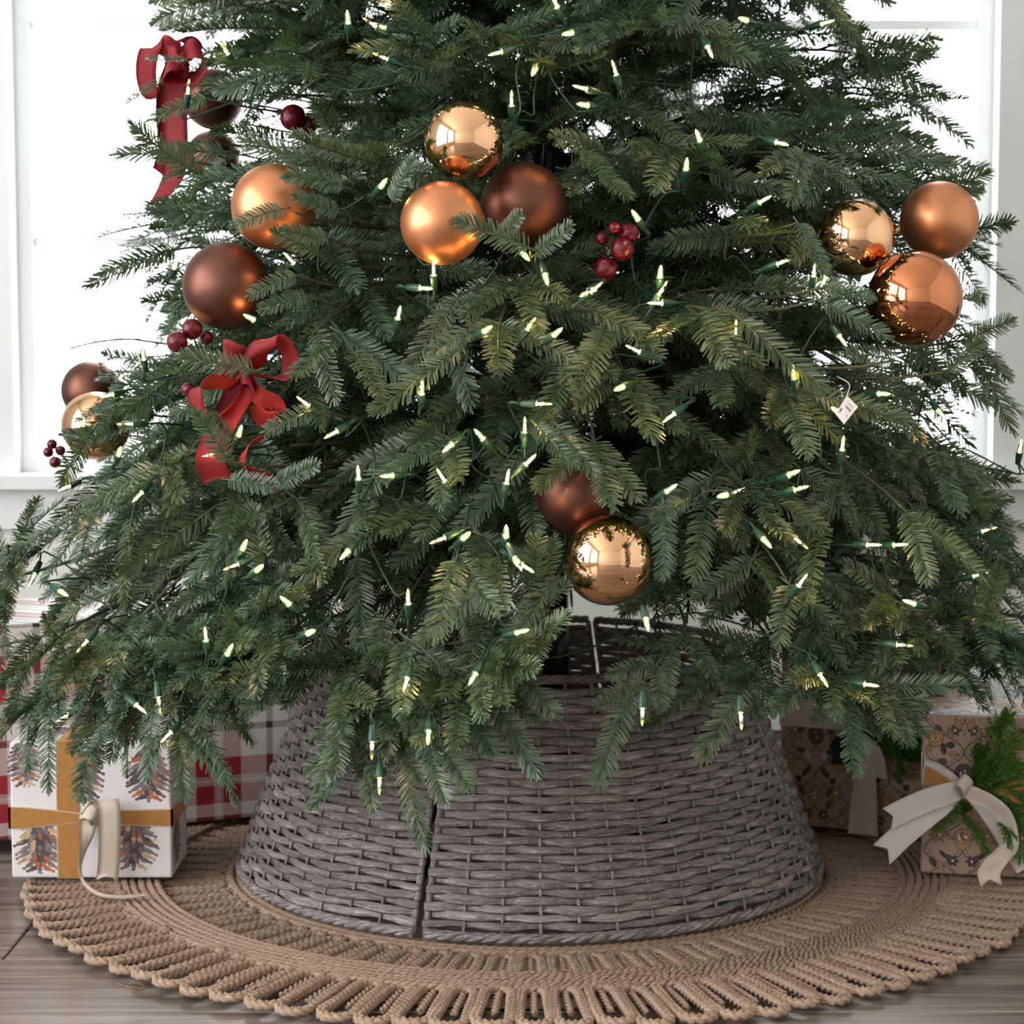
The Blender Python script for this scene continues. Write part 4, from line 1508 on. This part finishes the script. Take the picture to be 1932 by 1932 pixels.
def gift(name, label, corner, rotz, w, dp, h, mat, z=RUG_TOP):
    root = empty(name, (corner[0], corner[1], z), (0, 0, rotz))
    tag(root, label, 'gift')
    me = bevel_box(w, dp, h)
    me.materials.append(mat)
    obj('wrapped_box', me, root)
    return root


def wpt(root, px, py, d):
    """pixel at distance d in the gift's own coordinates"""
    m = Matrix.Rotation(-root.rotation_euler[2], 4, 'Z') @ Matrix.Translation(-root.location)
    return m @ at(px, py, d)


class Print:
    """flat print on a face: 2-D shapes lifted a hair above the paper"""
    def __init__(s, mapf):
        s.mb, s.map, s.k = MB(), mapf, 0

    def poly(s, pts, m):
        s.k += 1
        e = .00012 + .0000004 * s.k
        c = np.mean(np.array(pts, float), axis=0)
        V = [s.map(x, y, e) for x, y in [c] + list(pts)]
        n = len(pts)
        s.mb.add(V, [(0, 1 + i, 1 + (i + 1) % n) for i in range(n)], m=m)

    def stroke(s, pts, w, m, taper=False):
        s.k += 1
        e = .00012 + .0000004 * s.k
        P = np.array(pts, float)
        T = np.gradient(P, axis=0)
        T /= np.linalg.norm(T, axis=1, keepdims=True) + 1e-12
        N = np.stack([-T[:, 1], T[:, 0]], 1)
        ww = w * np.linspace(1, .3, len(P)) if taper else np.full(len(P), w)
        A, B = P + N * ww[:, None] / 2, P - N * ww[:, None] / 2
        V = [s.map(x, y, e) for x, y in np.concatenate([A, B])]
        n = len(P)
        s.mb.add(V, [(i, i + 1, n + i + 1, n + i) for i in range(n - 1)], m=m)


def leaf_pts(cx, cy, a, L, W, n=7):
    t = np.linspace(0, 1, n)
    wv = W * np.sin(np.pi * t ** .8)
    up = [(L * q, k) for q, k in zip(t, wv)]
    dn = [(L * q, -k) for q, k in zip(t[::-1][1:-1], wv[::-1][1:-1])]
    ca, sa = math.cos(a), math.sin(a)
    return [(cx + x * ca - y * sa, cy + x * sa + y * ca) for x, y in up + dn]


def pinecone(pr, cx, cy, w, h, g):
    """painted pine cone of overlapping scales, broad above and pointed below"""
    def half(f):
        return w * .5 * (math.sin(math.pi * min(1, .18 + .82 * f)) ** .55 if f > .35 else (.62 + .38 * f / .35)) * (1.0 if f < .7 else .92)
    core = [(cx - half(f) * .55, cy + h * (.44 - .86 * f)) for f in np.linspace(0, .95, 7)] + [(cx + half(f) * .55, cy + h * (.44 - .86 * f)) for f in np.linspace(.95, 0, 7)]
    pr.poly(core, 0)
    rows = 9
    for r in range(rows):
        f = r / (rows - 1) * .92
        hw = half(f)
        y = cy + h * (.46 - .90 * f)
        n = 5 if hw > w * .36 else 4 if hw > w * .24 else 3
        ks = sorted(range(n), key=lambda k: -abs(k - (n - 1) / 2))
        for k in ks:
            q = (k - (n - 1) / 2) / max(1, (n - 1) / 2)
            x = cx + q * hw * .42
            a = -math.pi / 2 + q * 1.05 + g.uniform(-.15, .15)
            L = h * .11 + abs(q) * hw * .52
            c = g.choice([0, 0, 1, 1, 1, 1, 2, 3])
            P = leaf_pts(x, y, a, L, h * .046)
            pr.poly(P, c)
            tx, ty = x + math.cos(a) * L, y + math.sin(a) * L
            pr.poly([(tx + h * .036 * math.cos(b), ty + h * .03 * math.sin(b)) for b in np.linspace(0, 6.28, 8)[:-1]], c)
            if g.random() < .6:
                pr.stroke([(x + math.cos(a) * L * .5, y + math.sin(a) * L * .5 + h * .02), (tx, ty + h * .018)], .0011, g.choice([3, 2, 2, 0]))
    for k in range(4):
        a = g.uniform(0, 6.28)
        pr.poly([(cx + w * .52 * math.cos(a) + .0012 * math.cos(b), cy + h * .5 * math.sin(a) + .0012 * math.sin(b)) for b in np.linspace(0, 6.28, 7)[:-1]], 0)


def floral(pr, w, h, seed):
    """mirrored vines, leaves, pods and flowers in ink line with ochre fills"""
    g = random.Random(seed)
    INK, OCH, BRN, WHT = 0, 1, 2, 3
    ok = lambda x, y, m=.004: m < x < w - m and m < y < h - m
    unit = .105
    nx = max(1, int(math.ceil(w / unit)))

    def both(fn, x, y, *a):
        for i in range(-1, nx + 1):
            for s in (-1, 1):
                fn(unit * (i + .5) + s * x, y, s, *a)

    def stroke(pts, wd, m=INK):
        run = []
        for p in pts:
            if ok(*p, .001):
                run.append(p)
            else:
                if len(run) > 2:
                    pr.stroke(run, wd, m)
                run = []
        if len(run) > 2:
            pr.stroke(run, wd, m)

    def leaf(x, y, s, a, L, W, fill):
        a = a if s > 0 else math.pi - a
        P = leaf_pts(x, y, a, L, W, 9)
        if not all(ok(*p, .001) for p in P):
            return
        pr.poly(P, fill)
        pr.stroke(P + P[:1], .0007, INK)
        pr.stroke([(x, y), (x + L * .5 * math.cos(a), y + L * .5 * math.sin(a)), (x + L * .9 * math.cos(a), y + L * .9 * math.sin(a))], .0005, INK)

    def pod(x, y, s, r, fill):
        P = [(x + r * math.cos(t), y + r * math.sin(t) * (1.1 if math.sin(t) > 0 else 1.35)) for t in np.linspace(0, 6.28, 17)[:-1]]
        if not all(ok(*p, .001) for p in P):
            return
        pr.poly(P, fill)
        pr.stroke(P + P[:1], .0008, INK)
        Q = [(x + r * .7 * math.cos(t), y + r * .7 * math.sin(t)) for t in np.linspace(0, 6.28, 13)]
        pr.stroke(Q, .0006, INK)
        for k in range(9):
            t, q = g.uniform(0, 6.28), g.uniform(0, r * .55)
            cx, cy = x + q * math.cos(t), y + q * math.sin(t)
            pr.poly([(cx + r * .17 * math.cos(b), cy + r * .17 * math.sin(b)) for b in np.linspace(0, 6.28, 6)[:-1]], BRN if k % 3 else WHT)

    def flower(x, y, s, r, fill):
        if not ok(x, y, r + .002):
            return
        for k in range(6):
            a = k * math.pi / 3
            leaf(x, y, 1, a, r, r * .26, fill)
        pr.poly([(x + r * .2 * math.cos(b), y + r * .2 * math.sin(b)) for b in np.linspace(0, 6.28, 8)[:-1]], WHT)

    y = -.01
    row = 0
    while y < h:
        # crossing stems
        t = np.linspace(0, 1, 22)
        for ph in (0, .5):
            both(lambda x, yy, s: stroke([(x + s * (unit * .46 * math.sin(math.pi * (q + ph)) ** 2), yy + q * .085) for q in t], .0012), 0, y)
            both(lambda x, yy, s: stroke([(x + s * (unit * .40 * math.sin(math.pi * (q + ph)) ** 2 + .003), yy + q * .085 + .004) for q in t], .0006), 0, y)
        both(pod, .0, y + .058, .0115, BRN if row % 2 else OCH)
        both(pod, .036, y + .018, .0095, OCH)
        both(flower, .030, y + .062, .0125, OCH)
        both(flower, .012, y + .028, .0085, WHT if row % 2 else BRN)
        for q in range(11):
            xx, yy, a = g.uniform(.004, .05), y + g.uniform(0, .085), g.uniform(-2.6, 2.6)
            both(leaf, xx, yy, a, g.uniform(.010, .019), g.uniform(.0026, .0045), g.choice([OCH, OCH, BRN, BRN, INK]))
        for q in range(5):
            xx, yy, a = g.uniform(.004, .05), y + g.uniform(0, .085), g.uniform(0, 6)
            both(lambda x, v, s, aa: stroke([(x + s * .012 * k * math.cos(aa + 1.6 * k), v + .012 * k * math.sin(aa + 1.6 * k)) for k in np.linspace(0, 1, 9)], .0006), xx, yy, a)
        y += .085
        row += 1


FLORAL = None

# --- plaid box behind, left
g_plaid = gift('wrapped_gift', 'large red, white and green plaid wrapped box beside the wicker collar', (-.815, .022), R(23.3), .550, .28, .300, M['plaid'])

# --- pinecone gift, left
PW_, PD_, PH_ = .205, .118, .176
g_cone = gift('wrapped_gift', 'small white pinecone print gift with a mustard velvet ribbon on the jute rug', (-.640, -.122), 0, PW_, PD_, PH_, M['white_paper'])
CONE_M = [M['cone_dark'], M['cone_mid'], M['cone_rust'], M['cone_tan']]
gg = random.Random(5)
S_ = .00068
for cx, cy, w, h in ((44, 1440, 50, 88), (162, 1462, 56, 108), (76, 1598, 84, 100), (252, 1592, 80, 100), (300, 1462, 74, 100)):
    pr = Print(lambda x, y, e: (x, -e, y))
    x = min(max((cx - 22) * S_, w * S_ * .5 + .002), PW_ - w * S_ * .5 - .003)
    y = (1657 - cy) * S_
    pinecone(pr, x, y, w * S_, h * S_, gg)
    pr.mb.build('pinecone_print', CONE_M, g_cone, smooth=False)
for cx, cy in ((.038, .045), (.085, .10)):
    pr = Print(lambda x, y, e: (PW_ + e, x, y))
    pinecone(pr, cx, cy, .05, .07, gg)
    pr.mb.build('pinecone_print', CONE_M, g_cone, smooth=False)
for cx, cy in ((.035, .07), (.13, .06)):
    pr = Print(lambda x, y, e: (x, y, PH_ + e))
    pinecone(pr, cx, cy, .055, .07, gg)
    pr.mb.build('pinecone_print', CONE_M, g_cone, smooth=False)
GOLD = (M['velvet_gold'], M['cream'])


def band_box(lo, hi, mat, parent, name='ribbon'):
    return MB().box(lo, hi).build(name, mat, parent, smooth=False)


e1, e2 = .0009, .0016
vx0, vx1 = (110 - 22) * S_, (150 - 22) * S_
for dx, e, mt in ((.0012, e1, M['cream']), (0, e2, M['velvet_gold'])):
    mb = MB()
    mb.box((vx0 - dx, -e, 0), (vx1 + dx, 0.0005, PH_ + e)).box((vx0 - dx, .0005, PH_ - .0005), (vx1 + dx, PD_ + e, PH_ + e)).box((vx0 - dx, PD_ - .0005, 0), (vx1 + dx, PD_ + e, PH_ - .0005))
    mb.build('vertical_ribbon', mt, g_cone, smooth=False)
hz = (1657 - 1541) * S_
# the band round the sides, gathered towards the knot on the front
kx = (165 - 22) * S_
for dz, e, mt in ((.0012, e1 + .0008, M['cream']), (0, e2 + .0008, M['velvet_gold'])):
    mb = MB()
    mb.box((PW_ - .0005, -e, hz - .0105 - dz), (PW_ + e, PD_, hz + .0105 + dz)).box((-e, -e, hz - .0135 - dz), (.0005, PD_, hz + .0135 + dz))
    for xa, xb, ha, hb in ((-e, kx, .0135, .0035), (kx, PW_ + e, .0085, .0105)):
        for q in range(8):
            a, b = q / 8, (q + 1) / 8
            xx, yy = xa + (xb - xa) * a, xa + (xb - xa) * b
            h0, h1 = ha + (hb - ha) * a ** 1.5 + dz, ha + (hb - ha) * b ** 1.5 + dz
            mb.add([(xx, -e, hz - h0), (yy, -e, hz - h1), (yy, -e, hz + h1), (xx, -e, hz + h0), (xx, .0005, hz - h0), (yy, .0005, hz - h1), (yy, .0005, hz + h1), (xx, .0005, hz + h0)],
                   [(0, 1, 2, 3), (7, 6, 5, 4), (0, 4, 5, 1), (3, 2, 6, 7), (0, 3, 7, 4), (1, 5, 6, 2)])
    mb.build('horizontal_ribbon', mt, g_cone, smooth=False)
CR = (M['cream'], M['cream'])


def rib(root, name, pts, wid, wv, mats, notch=0, n=24, thick=.0007):
    P = [wpt(root, x, y, d) for x, y, d in pts]
    return ribbon_obj(name, [tuple(p) for p in P], np.array(wv, float), wid, mats, root, thick, notch, n or 34)


d0 = CAM_D - .122
rib(g_cone, 'bow_tail', [(172, 1540, d0 - .012), (196, 1512, d0 - .026), (206, 1525, d0 - .036), (207, 1580, d0 - .034), (205, 1630, d0 - .028), (203, 1652, d0 - .026)], .0275, [(1, 0, .1), (1, -.1, .1), (1, 0, 0), (1, 0, 0), (1, 0, 0), (1, 0, 0)], CR, .0075, 30)
rib(g_cone, 'bow_tail', [(168, 1545, d0 - .010), (164, 1575, d0 - .020), (156, 1606, d0 - .018), (151, 1640, d0 - .012), (160, 1668, d0 - .037), (190, 1688, d0 - .084), (235, 1692, d0 - .093), (272, 1688, d0 - .084)],
    [.020, .018, .010, .005, .005, .006, .009, .008], [(1, .1, 0), (1, .2, 0), (.8, .6, 0), (.4, .9, 0), (.2, .9, .3), (.1, .9, .3), (0, 1, .2), (0, 1, .1)], CR, .004, None)
rib(g_cone, 'bow_loop', [(168, 1546, d0 - .008), (180, 1528, d0 - .016), (186, 1514, d0 - .012), (178, 1538, d0 - .006)], .016, [(.3, -1, .2)] * 4, GOLD, 0, 18)
rib(g_cone, 'knot', [(152, 1534, d0 - .008), (164, 1530, d0 - .020), (178, 1540, d0 - .022), (182, 1556, d0 - .010)], [.016, .02, .02, .014], [(.4, 0, 1), (.3, 0, 1), (.5, 0, .8), (.8, 0, .5)], CR, 0, None)

# --- kraft gift behind, right
KW, KD, KH = .235, .15, .275
g_kb = gift('wrapped_gift', 'tall blush floral gift with a cream ribbon standing between the collar and the smaller gift', (.382, .176), R(-25), KW, KD, KH, M['kraft'])
PRM = [M['ink'], M['print_ochre'], M['print_brown'], M['print_white']]
pr = Print(lambda x, y, e: (x, -e, y)); floral(pr, KW, KH, 3); pr.mb.build('floral_print', PRM, g_kb, smooth=False)
pr = Print(lambda x, y, e: (-e, KD - x, y)); floral(pr, KD, KH, 4); pr.mb.build('floral_print', PRM, g_kb, smooth=False)
bz = .162
for lo, hi in (((-.0012, -.0012, bz - .020), (.115, .0003, bz + .020)), ((-.0012, .0003, bz - .020), (.0003, KD, bz + .020)), ((.16, -.0012, bz - .014), (KW + .0012, .0003, bz + .014)), ((KW - .0003, .0003, bz - .014), (KW + .0012, KD, bz + .014))):
    band_box(lo, hi, M['satin'], g_kb, 'horizontal_ribbon')
SAT = (M['satin'], M['satin'])
dk = CAM_D + .118
rib(g_kb, 'vertical_ribbon', [(1622, 1225, dk - .02), (1632, 1280, dk - .028), (1645, 1335, dk - .026), (1648, 1375, dk - .018)], [.030, .030, .026, .012], [(1, 0, 0), (1, -.2, .1), (1, -.5, .1), (1, -.3, 0)], SAT, 0, None)
rib(g_kb, 'bow_tail', [(1640, 1400, dk - .020), (1634, 1450, dk - .022), (1630, 1520, dk - .020), (1628, 1575, dk - .022)], [.018, .028, .038, .042], [(1, 0, 0)] * 4, SAT, 0, None)
rib(g_kb, 'bow_tail', [(1648, 1398, dk - .028), (1655, 1430, dk - .034), (1660, 1468, dk - .032)], [.016, .022, .024], [(1, -.3, 0)] * 3, SAT, 0, None)
BLK = (M['velvet_black'], M['velvet_black'])
rib(g_kb, 'velvet_loop', [(1645, 1396, dk - .022), (1612, 1384, dk - .034), (1580, 1405, dk - .030), (1572, 1428, dk - .026), (1606, 1424, dk - .020), (1645, 1400, dk - .018)], .022, [(0, -.35, 1)] * 6, BLK, 0, 26)
rib(g_kb, 'velvet_loop', [(1648, 1396, dk - .022), (1690, 1376, dk - .040), (1730, 1392, dk - .045), (1725, 1420, dk - .036), (1690, 1416, dk - .026), (1648, 1400, dk - .018)], .026, [(0, -.35, 1)] * 6, BLK, 0, 26)
rib(g_kb, 'velvet_knot', [(1634, 1386, dk - .028), (1648, 1382, dk - .040), (1660, 1396, dk - .038), (1656, 1412, dk - .026)], .016, [(.3, 0, -1)] * 4, BLK, 0, 14)

# --- kraft gift in front, right
FW, FD, FH = .215, .135, .208
g_kf = gift('wrapped_gift', 'small blush floral gift with a cedar sprig and long cream ribbon tails on the rug', (.528, -.096), R(-12), FW, FD, FH, M['kraft'])
pr = Print(lambda x, y, e: (x, -e, y)); floral(pr, FW, FH, 8); pr.mb.build('floral_print', PRM, g_kf, smooth=False)
pr = Print(lambda x, y, e: (-e, FD - x, y)); floral(pr, FD, FH, 9); pr.mb.build('floral_print', PRM, g_kf, smooth=False)
pr = Print(lambda x, y, e: (x, y, FH + e)); floral(pr, FW, FD, 10); pr.mb.build('floral_print', PRM, g_kf, smooth=False)
df = CAM_D - .110
G2 = (M['satin'], M['velvet_gold'])
band_box((-.0012, -.0012, .128), (.0003, FD, .158), M['satin'], g_kf, 'horizontal_ribbon')
rib(g_kf, 'horizontal_ribbon', [(1741, 1455, df + .010), (1765, 1462, df + .002), (1795, 1476, df - .006), (1815, 1488, df - .010)], [.034, .033, .024, .012], [(0, 0, 1)] * 4, (M['satin'], M['satin']), 0, None)
rib(g_kf, 'ribbon_velvet_side', [(1744, 1462, df + .007), (1765, 1470, df + .0), (1790, 1478, df - .008)], [.024, .020, .008], [(0, 0, 1)] * 3, (M['velvet_gold'], M['velvet_gold']), 0, None)
rib(g_kf, 'horizontal_ribbon', [(1815, 1488, df - .012), (1860, 1482, df - .022), (1910, 1492, df - .034), (1985, 1496, df - .052)], [.014, .026, .030, .030], [(0, 0, 1)] * 4, (M['velvet_gold'], M['satin']), 0, None)
rib(g_kf, 'bow_tail', [(1816, 1490, df - .018), (1790, 1497, df - .030), (1745, 1512, df - .044), (1708, 1528, df - .052), (1682, 1541, df - .056)], [.022, .028, .030, .030, .0295], [(-.1, 0, 1), (-.2, 0, 1), (-.25, 0, 1), (-.3, 0, 1), (-.3, 0, 1)], SAT, .007, None)
rib(g_kf, 'bow_tail', [(1814, 1496, df - .014), (1776, 1520, df - .030), (1735, 1550, df - .044), (1700, 1578, df - .052), (1672, 1604, df - .056)], [.018, .028, .030, .031, .032], [(-.2, 0, 1), (-.4, 0, 1), (-.5, 0, .9), (-.6, 0, .8), (-.65, 0, .8)], SAT, .009, None)
rib(g_kf, 'bow_tail', [(1818, 1488, df - .018), (1838, 1500, df - .032), (1866, 1512, df - .040), (1892, 1535, df - .044), (1906, 1570, df - .046), (1902, 1600, df - .046), (1880, 1624, df - .044), (1866, 1646, df - .054), (1868, 1662, df - .060)],
    [.014, .022, .020, .024, .022, .024, .028, .028, .0265], [(.3, 0, 1), (.4, -.2, 1), (.6, -.3, .8), (.9, -.5, .4), (.9, -.6, .1), (1, -.2, .3), (1, 0, .3), (1, 0, .1), (1, 0, 0)], CR, .007, None)
rib(g_kf, 'bow_loop', [(1816, 1490, df - .012), (1858, 1530, df - .024), (1900, 1590, df - .030), (1932, 1640, df - .034)], [.010, .016, .02, .02], [(.8, 0, .6)] * 4, G2, 0, None)
rib(g_kf, 'knot', [(1800, 1480, df - .018), (1814, 1472, df - .030), (1826, 1484, df - .032), (1824, 1502, df - .018)], [.014, .018, .018, .014], [(.6, 0, .8)] * 4, CR, 0, None)


# ------------------------------------------------------------------ cedar sprigs tucked into the bows
def cedar(name, label, fronds, mat, cat='greenery', seed=1):
    c = at(fronds[0][0], fronds[0][1], fronds[0][4])
    root = empty(name, c)
    tag(root, label, cat, 'cedar sprigs tucked into gift bows')
    g = np.random.default_rng(seed)
    for x0, y0, x1, y1, d, wd in fronds:
        p0, p1 = np.array(at(x0, y0, d + .01)), np.array(at(x1, y1, d - .012))
        mid = (p0 + p1) / 2 + g.normal(0, .006, 3) + np.array((0, -.010, .004))
        P = smooth_path([p0, mid, p1], 16)
        Vs, Fs, Cs, n = [], [], [], 0
        T = np.gradient(P, axis=0)
        T /= np.linalg.norm(T, axis=1, keepdims=True)

        def shoot(b, dr, L):
            """soft shoot with fine short needles"""
            nonlocal n
            k = int(L / .0007)
            s1 = norm(np.cross(dr, (0.1, 1, .2)))
            s2 = np.cross(dr, s1)
            for q in range(k):
                f = q / k
                a = g.uniform(0, 6.28)
                lat = s1 * math.cos(a) + s2 * math.sin(a)
                nd = norm(dr * .85 + lat * .6)
                ln = .0068 * (1 - .4 * f) * g.uniform(.7, 1.1)
                o = b + dr * L * f + np.array((0, 0, -.12)) * (L * f) * f
                w = norm(np.cross(nd, g.normal(0, 1, 3))) * .0006
                Vs.extend([o - w, o + w, o + nd * ln + w * .5, o + nd * ln - w * .5])
                Fs.append((n, n + 1, n + 2, n + 3))
                tn = float(np.clip(g.normal(.5, .22), 0, 1))
                Cs.extend([tn] * 4)
                n += 4
        for i in range(1, 16):
            for s in (-1, 1):
                lat = norm(np.cross(T[i], (0, 1.0, 0)) * s + np.array((0, g.uniform(-.5, .2), 0)))
                shoot(P[i], norm(T[i] * .9 + lat * .55), wd * (1.0 - .55 * abs(i / 15 - .45)) * g.uniform(.8, 1.2))
        shoot(P[-1], T[-1], wd * .9)
        tv, tf, _ = tube(P, .0009, 4)
        Vs.extend(list(tv)); Cs.extend([.1] * len(tv))
        Fs.extend([tuple(n + q for q in f) for f in tf if len(f) == 4])
        Cc = np.array(Cs)
        o = obj('frond', make_mesh('frond', np.array(Vs) - np.array(c), np.array(Fs, dtype=np.int64), mat, col=np.stack([Cc, Cc * 0 + .4, Cc, np.ones_like(Cc)], 1)), root)
    return root


cedar('cedar_sprig', 'fresh bright green cedar sprig tucked into the bow of the small floral gift', [
    (1825, 1490, 1880, 1375, df - .020, .030), (1830, 1485, 1912, 1400, df - .024, .030), (1826, 1490, 1850, 1420, df - .016, .026), (1835, 1488, 1925, 1450, df - .028, .030),
    (1840, 1492, 1940, 1500, df - .030, .028), (1860, 1500, 1935, 1560, df - .032, .024), (1890, 1530, 1925, 1612, df - .034, .018), (1830, 1530, 1772, 1560, df - .012, .016), (1815, 1535, 1862, 1605, df - .014, .014), (1868, 1400, 1900, 1350, df - .024, .018)], M['cedar'], seed=3)
cedar('cedar_sprig', 'cedar sprig tucked behind the black velvet bow of the tall floral gift', [
    (1655, 1400, 1745, 1372, dk - .050, .024), (1655, 1402, 1750, 1400, dk - .052, .024), (1655, 1404, 1742, 1432, dk - .050, .022), (1655, 1406, 1700, 1455, dk - .044, .020), (1655, 1396, 1700, 1372, dk - .046, .020)], M['cedar'], seed=5)
